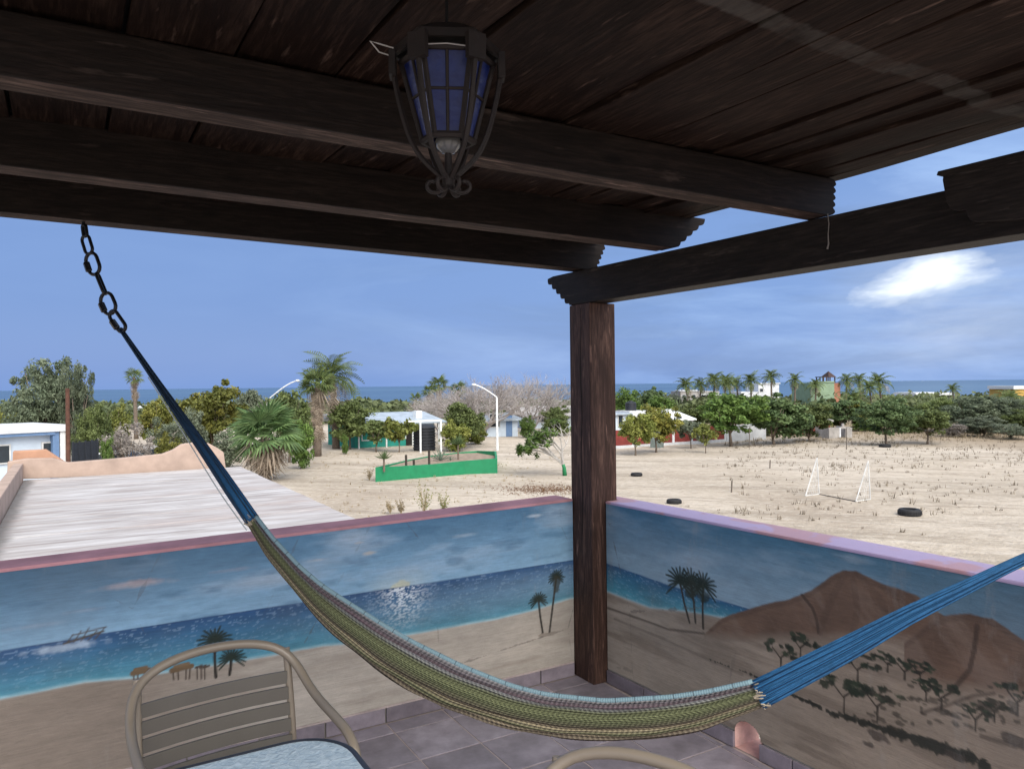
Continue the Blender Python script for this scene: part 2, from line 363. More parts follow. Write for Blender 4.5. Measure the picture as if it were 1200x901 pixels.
# ---- mural painting (done in wall coordinates, metres)
class Paint:
    def __init__(s, s0, s1, z0, z1, step=.005):
        s.ns = int(round((s1-s0)/step))+1; s.nz = int(round((z1-z0)/step))+1
        s.S, s.Z = np.meshgrid(np.linspace(s0, s1, s.ns), np.linspace(z0, z1, s.nz)); s.c = np.zeros((s.nz, s.ns, 3))
    def over(s, a, col):
        a = np.clip(a, 0, 1)[..., None]; s.c = s.c*(1-a)+np.asarray(col)*a
    def line(s, pts, x): p = sorted(pts); return np.interp(x, [q[0] for q in p], [q[1] for q in p])
    def dist(s, pts, w=None):
        d = np.full(s.S.shape, 9.); 
        for (x0, z0), (x1, z1) in zip(pts[:-1], pts[1:]):
            dx, dz = x1-x0, z1-z0; t = np.clip(((s.S-x0)*dx+(s.Z-z0)*dz)/(dx*dx+dz*dz+1e-12), 0, 1)
            d = np.minimum(d, np.hypot(s.S-x0-t*dx, s.Z-z0-t*dz))
        return d
    def stroke(s, pts, w, col, op=1., soft=.004):
        lo = min(p[0] for p in pts)-w-.03; hi = max(p[0] for p in pts)+w+.03
        i0 = max(0, int((lo-s.S[0, 0])/(s.S[0, 1]-s.S[0, 0]))); i1 = min(s.ns, int((hi-s.S[0, 0])/(s.S[0, 1]-s.S[0, 0]))+2)
        if i1 <= i0: return
        sub = Paint.__new__(Paint); sub.S = s.S[:, i0:i1]; sub.Z = s.Z[:, i0:i1]; d = sub.dist(pts)
        a = np.clip((w+soft-d)/soft, 0, 1)[..., None]*op; s.c[:, i0:i1] = s.c[:, i0:i1]*(1-a)+np.asarray(col)*a
    def blob(s, x, z, rx, rz, col, op=1., rough=.5, seed=1, f=40, soft=.25):
        n = fbm(s.S*f+seed*7.1, s.Z*f+seed*3.3, seed, 3)-.5
        d = np.sqrt(((s.S-x)/rx)**2+((s.Z-z)/rz)**2)+n*rough*2; s.over(np.clip((1-d)/soft, 0, 1)*op, col)
    def palm(s, x, z0, x1, z1, r, col=(.012, .022, .016), trunk=(.022, .018, .014), nf=11, seed=1):
        rr = random.Random(seed); xm = (x+x1)/2+.006*rr.uniform(-1, 1)
        s.stroke([(x, z0), (xm, (z0+z1)/2), (x1, z1)], .0045, trunk)
        for k in range(nf):
            a = -.5+(PI+1.0)*k/(nf-1); L_ = r*rr.uniform(.8, 1.1); pts = []
            for q in (0, .3, .6, .85, 1):
                pts.append((x1+math.cos(a)*L_*q, z1+math.sin(a)*L_*q-.22*L_*q*q))
            s.stroke(pts[:5], r*.02, col, 1, .004); s.stroke(pts[1:4], r*.045, col, .7, .004)
        s.blob(x1, z1, r*.2, r*.18, col, 1, .3, seed)
    def acacia(s, x, z, w, h, seed=1):
        rr = random.Random(seed); tr = (.03, .024, .018); gr = (.020, .028, .017)
        s.stroke([(x, z), (x-.002, z+h*.45), (x-w*.22, z+h*.75)], .0022, tr, 1, .003); s.stroke([(x, z+h*.4), (x+w*.22, z+h*.72)], .0015, tr, 1, .003)
        for k in range(13):
            u = rr.uniform(-.45, .45); s.blob(x+w*u, z+h*(rr.uniform(.6, 1.0)-.5*u*u), w*rr.uniform(.07, .16), h*rr.uniform(.05, .13), (gr, (.030, .042, .024), (.014, .019, .012))[k % 3], .9, .5, seed*11+k, 90)
def mural_mesh(P, name, mat, parent, to3d, hole=None):
    me = bpy.data.meshes.new(name); n = P.ns*P.nz
    S_, Z_ = P.S.ravel(), P.Z.ravel(); X = to3d(S_, Z_)
    idx = np.arange(n).reshape(P.nz, P.ns); q = np.stack([idx[:-1, :-1], idx[:-1, 1:], idx[1:, 1:], idx[1:, :-1]], -1).reshape(-1, 4)
    if hole is not None:
        keep = ~hole(P.S, P.Z); k = (keep[:-1, :-1] & keep[:-1, 1:] & keep[1:, 1:] & keep[1:, :-1]).ravel(); q = q[k]
    me.vertices.add(n); me.vertices.foreach_set('co', X.astype(np.float32).ravel())
    m = len(q); me.loops.add(4*m); me.polygons.add(m); me.loops.foreach_set('vertex_index', q.ravel().astype(np.int32))
    me.polygons.foreach_set('loop_start', np.arange(0, 4*m, 4, dtype=np.int32)); me.update(calc_edges=True)
    a = me.color_attributes.new('paint', 'FLOAT_COLOR', 'POINT'); c = np.ones((n, 4), np.float32); c[:, :3] = P.c.reshape(-1, 3); a.data.foreach_set('color', c.ravel())
    me.materials.append(mat); o = bpy.data.objects.new(name, me); C.objects.link(o); o.parent = parent; return o
def muralmat():
    t = NT('mural_paint'); a = t.node('ShaderNodeAttribute', attribute_name='paint')
    n = t.noise(t.coord(scale=(1, 1, 3)), 14, 6, .65); n2 = t.noise(t.coord(), 70, 4, .6)
    hs = t.node('ShaderNodeHueSaturation'); t.ln(a.outputs['Color'], hs.inputs['Color']); t.ln(t.math('MULTIPLY_ADD', n, .6, .82), hs.inputs['Value'])
    big = t.noise(t.coord(), 1.7, 5, .6); col = t.mix(t.ramp(big, [(.5, 0.), (.75, .22)]), hs.outputs[0], (.2, .19, .17))
    vo = t.node('ShaderNodeTexVoronoi', feature='DISTANCE_TO_EDGE'); t.ln(t.coord(scale=(1, 1, .7)), vo.inputs['Vector']); vo.inputs['Scale'].default_value = 1.6; vo.inputs['Randomness'].default_value = 1.
    ck = t.math('ADD', vo.outputs['Distance'], t.math('MULTIPLY_ADD', t.noise(t.coord(), 9, 5, .7), .06, -.03)); ck = t.math('MULTIPLY', t.ramp(ck, [(.0, 1.), (.0035, 0.)]), t.ramp(t.noise(t.coord(), 1.1, 2), [(.5, 0.), (.6, .5)]))
    col = t.mix(ck, col, (.10, .09, .08))
    br = t.noise(t.coord(scale=(2.5, 2.5, 60)), 3., 5, .7); hs2 = t.node('ShaderNodeHueSaturation'); t.ln(col, hs2.inputs['Color']); t.ln(t.math('MULTIPLY_ADD', br, .5, .75), hs2.inputs['Value']); col = hs2.outputs[0]
    fade = t.noise(t.coord(scale=(1, 1, .35)), 5., 6, .7); col = t.mix(t.ramp(fade, [(.60, 0.), (.72, .28)]), col, (.34, .32, .29))
    t.bump(t.math('MULTIPLY_ADD', n, .6, t.math('MULTIPLY_ADD', br, .5, t.math('MULTIPLY', n2, .5))), .5, .008); return t.base(col, .62, .35)
M_mural = muralmat()
# left wall: sea and beach
def paint_left():
    P = Paint(-4.0, -.088, .078, .99)
    S_, Z_ = P.S, P.Z
    hz = P.line([LWp(*p) for p in ((0, 762), (117, 742), (240, 722), (350, 706), (409, 696), (505, 682), (668, 656))], S_)
    sh = P.line([LWp(*p) for p in ((0, 819), (100, 799), (154, 794), (250, 779), (334, 766), (378, 757), (416, 754), (480, 744), (577, 727), (623, 716), (668, 702))], S_) + .012*(fbm(S_*3, Z_*0, 4)-.5)
    br = fbm(S_*2.2, Z_*9, 11, 5); br2 = fbm(S_*6, Z_*26, 17, 5)
    # sky
    t = np.clip((Z_-hz)/(1-hz), 0, 1); top = np.array((.075, .185, .30)); low = np.array((.235, .40, .55))
    P.c = low*(1-t[..., None])+top*t[..., None]
    P.c *= (.8+.4*br)[..., None]
    P.over((br-.52)*3.2, (.32, .42, .52)); P.over(np.clip((.42-br2)*2.4, 0, .5), (.06, .15, .25))
    left = np.clip((-1.7-S_)/1.2, 0, .55); P.over(left*1.25*np.clip(t*1.2+.1, 0, 1), (.06, .115, .175))
    for px, py, rx, rz, op, col, sd in ((160, 683, .13, .018, .8, (.36, .30, .31), 1), (150, 687, .2, .012, .4, (.36, .34, .36), 2), (432, 648, .05, .013, .7, (.52, .46, .38), 3), (372, 656, .05, .010, .5, (.5, .5, .5), 4), (628, 604, .07, .012, .6, (.6, .66, .7), 5), (545, 627, .09, .012, .4, (.5, .58, .64), 6), (100, 715, .09, .01, .35, (.3, .33, .4), 7), (420, 636, .03, .006, .5, (.55, .48, .4), 8), (30, 735, .15, .01, .3, (.3, .33, .4), 9), (270, 668, .12, .01, .35, (.34, .33, .38), 10)):
        x, z = LWp(px, py); P.blob(x, z, rx, rz, col, op, .45, sd, 26, .7)
    # setting sun and its glow
    x, z = LWp(470, 688); P.blob(x, z+.01, .22, .09, (.50, .52, .46), .45, .2, 20, 20, 1.0)
    d = np.hypot((S_-x)/.058, (Z_-z+.004)/.042)+.5*(fbm(S_*40, Z_*40, 77, 3)-.5); P.over(np.clip((1-d)*2.5, 0, .6), (.55, .52, .32))
    # sea
    sea_ = np.clip((hz-Z_)/.004, 0, 1)*np.clip((Z_-sh)/.006+.5, 0, 1); q = np.clip((hz-Z_)/np.maximum(hz-sh, .02), 0, 1)
    deep = np.array((.022, .075, .185)); turq = np.array((.075, .25, .33)); c = deep*(1-q[..., None]**1.3)+turq*q[..., None]**1.3
    east = np.clip((S_+1.9)/1.4, 0, 1); c = c*(1-.35*east[..., None]*(q*(1-q)*4)[..., None])+np.array((.24, .33, .43))*.35*(east*(q*(1-q)*4))[..., None]
    c *= (.75+.5*br2)[..., None]
    keep = P.c.copy(); P.c = keep*(1-sea_[..., None])+c*sea_[..., None]
    fl = fbm(S_*36, Z_*120, 23, 3); fl = fbm(S_*55, Z_*210, 23, 3); P.over(sea_*np.clip((fl-.66)*9, 0, .28)*(1-q*.75), (.36, .50, .64))
    gl = np.exp(-((S_-x-.01)/.11)**2)*np.clip(1.2-q*1.3, 0, 1); fl2 = fbm(S_*80, Z_*260, 31, 2); P.over(sea_*gl*np.clip((fl2-.48)*7, 0, .9), (.72, .78, .82))
    P.over(sea_*np.clip(1-np.abs(Z_-hz+.004)/.004, 0, .6), (.02, .05, .12))
    # sand
    sand = np.clip((sh-Z_)/.006+.5, 0, 1); c = np.array((.385, .345, .295))*(.78+.44*br)[..., None]
    keep = P.c.copy(); P.c = keep*(1-sand[..., None])+c*sand[..., None]
    P.over(sand*np.clip((-1.75-S_)/.8, 0, .75), (.15, .112, .085)); P.over(sand*np.clip((fbm(S_*1.5, Z_*14, 41)-.55)*3, 0, .45), (.24, .20, .16))  # left end: browner paint, deepened by some shade put into the colour
    P.over(np.exp(-((Z_-sh-.004)/.007)**2)*.45*(.4+br2), (.45, .6, .62))
    # wrecked boat with surf
    x, z = LWp(95, 745); P.blob(x-.05, z-.035, .17, .02, (.45, .55, .65), .6, .6, 51, 30, .6)
    for k in range(5): P.stroke([(x-.05+.025*k, z-.02), (x-.028+.028*k, z+.012+.008*(k % 3))], .0008, (.07, .055, .045), .8)
    P.stroke([(x-.06, z-.02), (x+.08, z+.006)], .002, (.06, .05, .04)); P.stroke([(x-.03, z+.008), (x+.09, z+.022)], .0008, (.07, .055, .045), .9)
    # palms, huts
    for (bx, by, tx, ty, r, sd) in ((253, 793, 252, 750, .075, 3), (269, 790, 271, 771, .06, 5), (636, 741, 631, 703, .062, 7), (644, 740, 652, 676, .055, 9)):
        a, b = LWp(bx, by), LWp(tx, ty); P.palm(a[0], a[1], b[0], b[1], r, seed=sd, nf=15)
    x, z = LWp(652, 684); P.blob(x, z, .028, .05, (.03, .03, .02), .8, .4, 61); x, z = LWp(640, 742); P.blob(x, z-.005, .07, .012, (.16, .13, .1), .6, .6, 62)
    for px, py, w in ((213, 786, .065), (165, 790, .05)):
        x, z = LWp(px, py); 
        for k in (-.8, -.35, .4, .75): P.stroke([(x+k*w*.6, z-.035-.006*k), (x+k*w*.7, z+.01)], .0012, (.05, .035, .025))
        P.stroke([(x-w*.6, z+.010), (x+w*.6, z+.014)], .009, (.13, .085, .045)); P.stroke([(x-w*.4, z+.024), (x+w*.4, z+.026)], .006, (.15, .1, .055))
    for px in (231, 236, 240): x, z = LWp(px, 787); P.stroke([(x, z-.03), (x, z+.022)], .0012, (.06, .045, .035)); P.stroke([(x-.005, z+.02), (x+.018, z+.024)], .003, (.06, .045, .035))
    return P
def paint_right():
    P = Paint(-3.35, -.185, .078, .988)
    S_, Z_ = P.S, P.Z      # S = y along the wall
    R_ = lambda *ps: [RWp(*p) for p in ps]
    br = fbm(S_*2.4, Z_*9, 13, 5); br2 = fbm(S_*7, Z_*24, 19, 5)
    hz = P.line(R_((712, 659.6), (783, 684.6), (867, 709.6)), S_); sh = P.line(R_((712, 693), (762, 711.7), (804, 716), (846, 723)), S_)
    t = np.clip((Z_-.72)/.25, 0, 1); P.c = np.array((.21, .31, .38))*(1-t[..., None])+np.array((.06, .155, .235))*t[..., None]
    P.c *= (.8+.4*br)[..., None]; P.over((br-.55)*2.5, (.27, .35, .41))
    P.over(np.clip((-1.3-S_)/1.5, 0, .5), (.075, .12, .155))
    x, z = RWp(1000, 655); P.blob(x, z, .12, .02, (.26, .33, .38), .5, .5, 3, 20, .7)
    sea_ = np.clip((hz-Z_)/.004, 0, 1); q = np.clip((hz-Z_)/np.maximum(hz-sh, .02), 0, 1)
    c = np.array((.018, .075, .17))*(1-q[..., None])+np.array((.07, .26, .33))*q[..., None]; c *= (.75+.5*br2)[..., None]
    P.c = P.c*(1-sea_[..., None])+c*sea_[..., None]; fl = fbm(S_*60, Z_*220, 24, 3); P.over(sea_*np.clip((fl-.66)*9, 0, .25), (.35, .5, .6))
    sh = np.where(S_ < RWp(846, 723)[0], P.line(R_((846, 723), (879, 724), (940, 722), (988, 716), (1060, 728), (1087, 733), (1110, 742), (1200, 775))+[(-3.35, .3)], S_), sh)
    # land
    sand = np.clip((sh-Z_)/.006+.5, 0, 1); warm = np.clip((S_+2.2)/2., 0, 1)
    c = (np.array((.30, .255, .205))*warm[..., None]+np.array((.25, .195, .145))*(1-warm[..., None]))*(.75+.5*br)[..., None]
    P.c = P.c*(1-sand[..., None])+c*sand[..., None]
    P.over(np.exp(-((Z_-sh)/.008)**2)*.4*(Z_ < hz), (.4, .55, .58))
    P.over(sand*np.clip((fbm(S_*2, Z_*22, 43)-.56)*4, 0, .5), (.13, .10, .075))
    # mountains
    ridge1 = R_((825, 742), (846, 723), (879, 712), (905, 705), (925, 701), (950, 691), (971, 676), (980, 670), (988, 667.5), (1002, 668), (1012, 673), (1033, 682.5), (1058, 690), (1075, 697), (1087, 707.5), (1110, 722), (1180, 760))
    ridge2 = R_((1060, 752), (1090, 728), (1108, 720), (1125, 718.5), (1137, 718), (1150, 722), (1163, 724), (1180, 735), (1200, 749))+[(-2.5, .70), (-2.8, .58), (-3.35, .45)]
    foot = P.line(R_((825, 743), (880, 748), (917, 746), (1000, 752), (1040, 775))+[(-3.35, .3)], S_)
    for ridge, sd, lo in ((ridge1, 5, R_((825, 743), (880, 747), (917, 745), (1010, 746), (1100, 752), (1180, 770))), (ridge2, 8, R_((1045, 775), (1100, 800), (1200, 812))+[(-3.35, .3)])):
        r = P.line(ridge, S_)+.006*(fbm(S_*30, S_*0, sd)-.5); ll = P.line(lo, S_); xs = [p[0] for p in ridge]
        m = np.clip((r-Z_)/.006, 0, 1)*np.clip((Z_-ll)/.05+.5, 0, 1)*(S_ <= max(xs))*(S_ >= min(xs))
        rk = fbm(S_*7+Z_*4, Z_*7, sd+30, 5); c = np.array((.125, .078, .053))*(.6+.8*rk)[..., None]
        keep = P.c.copy(); P.c = keep*(1-m[..., None])+c*m[..., None]
        P.over(m*np.clip((fbm(S_*12-Z_*9, Z_*6, sd+50, 4)-.52)*3, 0, .6), (.18, .128, .096)); P.over(m*np.clip(1-np.abs(r-Z_-.01)/.02, 0, .3), (.05, .033, .026))
    gl = lambda w, op, *ps, col=(.04, .027, .02): P.stroke(R_(*ps), w, col, op)
    gl(.005, .7, (940, 697), (952, 712), (957, 726), (959, 740)); gl(.006, .7, (1145, 733), (1142, 760), (1136, 785), (1121, 803))
    for k, ps in enumerate((((990, 672), (975, 700), (960, 740)), ((1005, 672), (1030, 700), (1045, 735)), ((1000, 680), (1005, 715), (1000, 740)), ((1035, 688), (1060, 705), (1070, 720)))): gl(.012, .18, *ps)
    # dunes and hedge lines
    gl(.004, .7, (712, 712), (750, 725), (783, 737), (825, 742)); gl(.005, .35, (720, 725), (770, 745), (825, 770), (870, 790))
    rr = random.Random(4); hedge = R_((830, 772), (879, 789), (905, 803), (933, 816), (975, 834.6), (1033, 853), (1070, 865), (1096, 874), (1150, 891))+[(-2.35, .05)]
    for (a, b), w in zip(zip(hedge[:-1], hedge[1:]), (.006, .008, .011, .015, .02, .024, .027, .03, .03)):
        for k in range(16):
            f = rr.random(); P.blob(a[0]+(b[0]-a[0])*f, a[1]+(b[1]-a[1])*f+w*.25*rr.uniform(-1, 1), w*rr.uniform(.5, 1.3), w*rr.uniform(.4, .8), (.022, .022, .016), .9, .5, 100+k, 80)
    for px, py, w in ((1018, 872, .03), (1030, 862, .05), (1118, 885, .04), (1190, 868, .05)): x, z = RWp(px, py); P.blob(x, z, w, w*.4, (.045, .035, .028), .8, .5, int(px), 40)
    # palms
    for bx, by, tx, ty, r, sd in ((808, 729, 797, 682, .10, 2), (815, 729, 810, 682, .085, 4), (824, 736, 824, 686, .085, 6)):
        a, b = RWp(bx, by), RWp(tx, ty); P.palm(a[0], a[1], b[0], b[1], r, seed=sd, nf=15)
    for px, py in ((810, 690), (823, 696)): x, z = RWp(px, py); P.blob(x, z, .05, .05, (.014, .022, .014), .8, .5, px)
    # acacias, scrub
    for i, (px, py, w, h) in enumerate(((915, 784, .19, .115), (938, 772, .17, .11), (1005, 800, .2, .12), (989, 834, .24, .14), (1028, 846, .23, .14), (1040, 787, .13, .07), (1060, 796, .12, .07), (1078, 800, .14, .08), (1103, 832, .16, .1), (1165, 845, .11, .08), (1143, 856, .11, .09), (1192, 838, .13, .1), (1085, 820, .1, .07))):
        x, z = RWp(px, py); P.acacia(x, z, w, h, 200+i)
    for k in range(70):
        x, z = RWp(rr.uniform(1020, 1195), 0)[0], 0; x, z = RWp(1020+175*rr.random(), 800+20*rr.random()+40*rr.random()); P.blob(x, z, .016*rr.uniform(.4, 1.6), .007*rr.uniform(.5, 1.6), (.04, .033, .024), .7, .4, 300+k, 60)
    gl(.004, .6, (1080, 835), (1110, 826), (1140, 815), (1165, 812)); gl(.006, .6, (1150, 862), (1170, 868), (1190, 874))
    return P
M_core = plain('cement_render', (.3, .28, .25), .9)
M_coping_l = plain('worn_pink_paint', (.60, .30, .32), .75, .3, 4, spec=.15)
def cop_r():
    t = NT('lavender_over_pink_paint'); v = t.coord('World'); n = t.noise(v, 2.4, 4, .5, .3)
    col = t.mix(t.ramp(n, [(.47, 0.), (.50, 1.)]), (.47, .36, .53), (.50, .29, .32)); col = t.mix(t.ramp(t.noise(v, 9, 6, .7), [(.6, 0.), (.7, .5)]), col, (.55, .28, .24))
    t.bump(t.noise(v, 25, 5, .6), .3, .01); return t.base(col, .42, .5)
M_coping_r = cop_r()
M_tile = None
def tilemat(name, c):
    t = NT(name); v = t.coord('Object', rnd=9.); n = t.noise(v, 7, 6, .65); oi = t.node('ShaderNodeObjectInfo')
    col = t.ramp(n, [(.3, tuple(x*.6 for x in c)), (.55, c), (.75, tuple(x*1.35 for x in c))])
    hs = t.node('ShaderNodeHueSaturation'); t.ln(col, hs.inputs['Color']); t.ln(t.math('MULTIPLY_ADD', oi.outputs['Random'], .4, .8), hs.inputs['Value'])
    col = t.mix(t.ramp(t.noise(v, 26, 3, .5), [(.62, 0.), (.75, .4)]), hs.outputs[0], (.25, .22, .21))
    t.bump(t.noise(v, 18, 5, .6), .25, .006); t.base(col, t.ramp(n, [(.3, .32), (.7, .5)]), .45); return t.m
M_tile = tilemat('slate_purple_tile', (.30, .265, .30)); M_btile = tilemat('baseboard_tile_glaze', (.235, .20, .225))
M_grout = plain('grey_pink_grout', (.46, .38, .355), .9, .25, 10)
M_pinkwall = plain('salmon_paint', (.66, .42, .37), .8, .3, 12)
# left wall
lw = thing('parapet_wall', 'long low parapet wall painted with a sea, beach and sunset mural, pink coping', 'wall', (-2, .1, 0))
lwl = lw.location
mural_mesh(paint_left(), 'mural', M_mural, lw, lambda s, z: np.stack([s-lwl[0], 0*s-lwl[1], z-lwl[2]], -1), lambda S_, Z_: Z_ > .990+.0143*S_)
WL = .0143
def slope_box(x0, x1, y0, y1, z0, z1, flat_bottom=False):
    f = lambda x: WL*x
    g = (lambda x: 0) if flat_bottom else f
    return MB().hexa([(x0, y0, z0+g(x0)), (x1, y0, z0+g(x1)), (x1, y1, z0+g(x1)), (x0, y1, z0+g(x0))], [(x0, y0, z1+f(x0)), (x1, y0, z1+f(x1)), (x1, y1, z1+f(x1)), (x0, y1, z1+f(x0))])
slope_box(-4.0, -.088, .004, .165, -.3, .984, True).build('wall_core', M_core, lw)
slope_box(-4.0, -.089, -.004, .17, .985, 1.0).build('coping', M_coping_l, lw, bevel=.004)
# right wall (inner face runs slightly off square), with a small arched drain hole
rw = thing('parapet_wall', 'shorter low parapet wall on the right painted with brown mountains and palms, lavender coping', 'wall', (0, -1.5, 0))
rwl = rw.location
HY0, HY1, HZ = -1.215, -1.075, .095
def hole(S_, Z_): 
    c = (HY0+HY1)/2; r = (HY1-HY0)/2; return (np.abs(S_-c) < r) & ((Z_ < HZ-.02) | (np.hypot(S_-c, (Z_-HZ+.02)/.85) < r))
def rx(y): return SK*y
mural_mesh(paint_right(), 'mural', M_mural, rw, lambda s, z: np.stack([SK*s-rwl[0], s-rwl[1], z-rwl[2]], -1), hole)
def slab(mb, y0, y1, x0, x1, z0, z1, m=0):   # block following the wall line
    return mb.hexa([(rx(y0)+x0, y0, z0), (rx(y0)+x1, y0, z0), (rx(y1)+x1, y1, z0), (rx(y1)+x0, y1, z0)], [(rx(y0)+x0, y0, z1), (rx(y0)+x1, y0, z1), (rx(y1)+x1, y1, z1), (rx(y1)+x0, y1, z1)], m)
b = MB(); slab(b, -3.35, HY0-.012, .004, .16, -.3, .984); slab(b, HY1+.012, -.184, .004, .16, -.3, .984); slab(b, HY0-.0115, HY1+.0115, .004, .16, .185, .984)
slab(b, -.183, .19, .093, .16, -.3, .984); b.build('wall_core', M_core, rw)
b = MB(); slab(b, -3.35, -.184, -.004, .17, .985, 1.0); slab(b, -.183, .19, .0925, .17, .985, 1.0); b.build('coping', M_coping_r, rw, bevel=.006)
b = MB(); c = (HY0+HY1)/2; r = (HY1-HY0)/2+.003; arch = [(c-r, 0.0), (c-r, HZ-.02)]+[(c-r*math.cos(a), HZ-.02+r*.85*math.sin(a)) for a in np.linspace(.2, PI-.2, 9)]+[(c+r, HZ-.02), (c+r, 0.0)]
n = len(arch); vs = [(rx(y)+.002, y, z) for y, z in arch]+[(rx(y)+.158, y, z) for y, z in arch]
b.add(vs, [(i, i+n, i+n+1, i+1) for i in range(n-1)]+[(0, n-1, 2*n-1, n)]); b.build('drain_hole_lining', M_pinkwall, rw)
# baseboard tiles
def bead(o, **k): return o
protoL = None
x = -.018+.0
k = 0
xs = [-.918-.3*i for i in range(-3, 10)]
for i, xr in enumerate(xs):
    x1 = min(xr+.296, -.092); x0 = xr
    if x1 < x0+.03: continue
    MB().box((x0+.002, -.011, .002), (x1-.002, .001, .072)).build('baseboard_tile', M_btile, lw, bevel=.002)
MB().box((-4.0, -.006, .0722), (-.092, .0005, .080)).build('mortar_line', M_grout, lw)
ys = [-.186-.3*i for i in range(11)]
def btile(y1, y0):
    b = MB(); slab(b, y0+.002, y1-.002, -.011, .001, .002, .072); b.build('baseboard_tile', M_btile, rw, bevel=.002)
for y in ys:
    if y-.3 < -3.3: continue
    a, bb = y, y-.296
    if bb < HY1 and a > HY0:
        if a-HY1 > .03: btile(a, HY1)
        if HY0-bb > .03: btile(HY0, bb)
    else: btile(a, bb)
# floor
fl = tag(MB().box((-4.2, -5.6, -.06), (.02+.1, -.0, -.0035)).build('terrace_floor', M_grout), kind='structure')
fl2 = MB().box((-.1, .001, -.06), (.118, .16, -.0037)); fl2.build('floor_corner', M_grout, fl)
tile_me = None
for ix in range(-12, 5):
    for iy in range(-1, 12):
        x0 = -.918+.302*ix*1.0; x1 = x0+.302
        y1 = -.128-.302*iy; y0 = y1-.302
        if iy == -1: y1 = -.013; y0 = -.128
        xr = rx((y0+y1)/2)-.014
        if x0 > xr-.03 or x1 < -4.1: continue
        x1 = min(x1, xr)
        dz = random.uniform(-.0006, .0006)
        if abs(x1-x0-.302) < .001 and iy >= 0:
            if tile_me is None:
                o = MB().box((x0+.004, y0+.004, -.008), (x1-.004, y1-.004, 0)).build('floor_tile', M_tile, fl, bevel=.0025)
                for v in o.data.vertices: v.co -= Vector(((x0+x1)/2, (y0+y1)/2, 0))
                tile_me = o.data; o.location = ((x0+x1)/2, (y0+y1)/2, 0)
            else: child('floor_tile', tile_me, fl, ((x0+x1)/2, (y0+y1)/2, dz))
        else:
            MB().box((x0+.004, y0+.004, -.0085), (x1-.004, y1-.004, dz)).build('floor_tile', M_tile, fl, bevel=.0025)

# ---- roof: post, header beams, joists, planks
pg = thing('terrace_roof', 'dark wooden terrace roof on a square corner post', 'roof', (0, 0, 0))
JA, JS = -.0421, -.02
MB().box((-.083, -.177, 0), (.090, .018, 2.094)).build('post', M_post, pg, bevel=.006)
# the long drying crack in the post
_b = MB()
for _i in range(14):
    _z0, _z1 = .6+.105*_i, .6+.105*(_i+1); _y0, _y1 = -.088+.006*math.sin(_i*1.3), -.088+.006*math.sin((_i+1)*1.3); _w = .0035*math.sin(PI*(_i+.5)/14)**.5
    _b.hexa([(-.0838, _y0-_w, _z0), (-.0828, _y0-_w, _z0), (-.0828, _y0+_w, _z0), (-.0838, _y0+_w, _z0)], [(-.0838, _y1-_w, _z1), (-.0828, _y1-_w, _z1), (-.0828, _y1+_w, _z1), (-.0838, _y1+_w, _z1)])
_b.build('drying_crack', plain('black_crack', (.004, .003, .003), .9, 0), pg)
def hx(y): return -.0855+SK*y
def scallop(p0, p1, n, d):     # carved end: n bites along the line p0 -> p1
    out = []; p0 = np.array(p0); p1 = np.array(p1); t = p1-p0; nrm = np.array([-t[1], t[0]])/np.linalg.norm(t)
    for i in range(n):
        for q in np.linspace(0, 1, 6)[:-1]:
            out.append(tuple(p0+t*(i+q)/n+nrm*d*math.sin(PI*q)))
    return out+[tuple(p1)]
# header 1 carved at its far end; profile in (y,z)
prof = [(-3.2, 2.096), (-3.2, 2.281), (.17, 2.281)]+scallop((.225, 2.272), (.02, 2.112), 5, .022)+[(.015, 2.096)]
MB().prism([(hx(y), y, z) for y, z in prof], (0, 0, 0), (.135, 0, 0)).build('header_beam', M_header, pg, bevel=.004)
prof = [(-3.6, 2.135), (-3.6, 2.34), (-2.075, 2.338), (-2.07, 2.325), (-2.092, 2.318), (-2.09, 2.305)]+scallop((-2.10, 2.24), (-2.22, 2.145), 2, .018)[::1]+[(-2.3, 2.135)]
MB().prism([(hx(y)-.046, y, z) for y, z in prof], (0, 0, 0), (.044, 0, 0)).build('header_beam', M_header, pg, bevel=.003)
MB().box((-.02, -2.80, 0), (.16, -2.60, 2.094)).build('post', M_post, pg, bevel=.006)
# joists
JOIST = [(-1.625, .03, .02, .145, .10), (-.827, .135, -.055, .16, .115), (-.094, .085, .02, .15, .11)]
jz = lambda x: 2.287+JS*x
def joist(y, xt, xb, h, w, x0=-4.19):
    pts = [(x0, jz(x0)), (x0, jz(x0)+h+.0), (xt, jz(xt)+h)]
    pts += scallop((xt, jz(xt)+h-.004), (xb, jz(xb)+.006), 5, -.014 if False else .013)+[(xb-.02, jz(xb))]
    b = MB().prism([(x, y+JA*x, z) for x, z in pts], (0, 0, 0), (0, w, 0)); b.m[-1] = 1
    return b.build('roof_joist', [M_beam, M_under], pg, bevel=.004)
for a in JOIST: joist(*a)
_tw = [on_plane(px, py, (1, -SK, 0), -.0855-.004) for px, py in ((970, 251), (971.5, 262), (970.5, 274), (971, 286), (969.5, 292))]
tag(MB().tube(_tw, [.002, .002, .002, .003, .004], 5).build('hanging_twine', plain('grey_twine', (.22, .20, .18), .9)), 'short piece of frayed twine hanging down the header beam below the nearest joist end', 'twine')
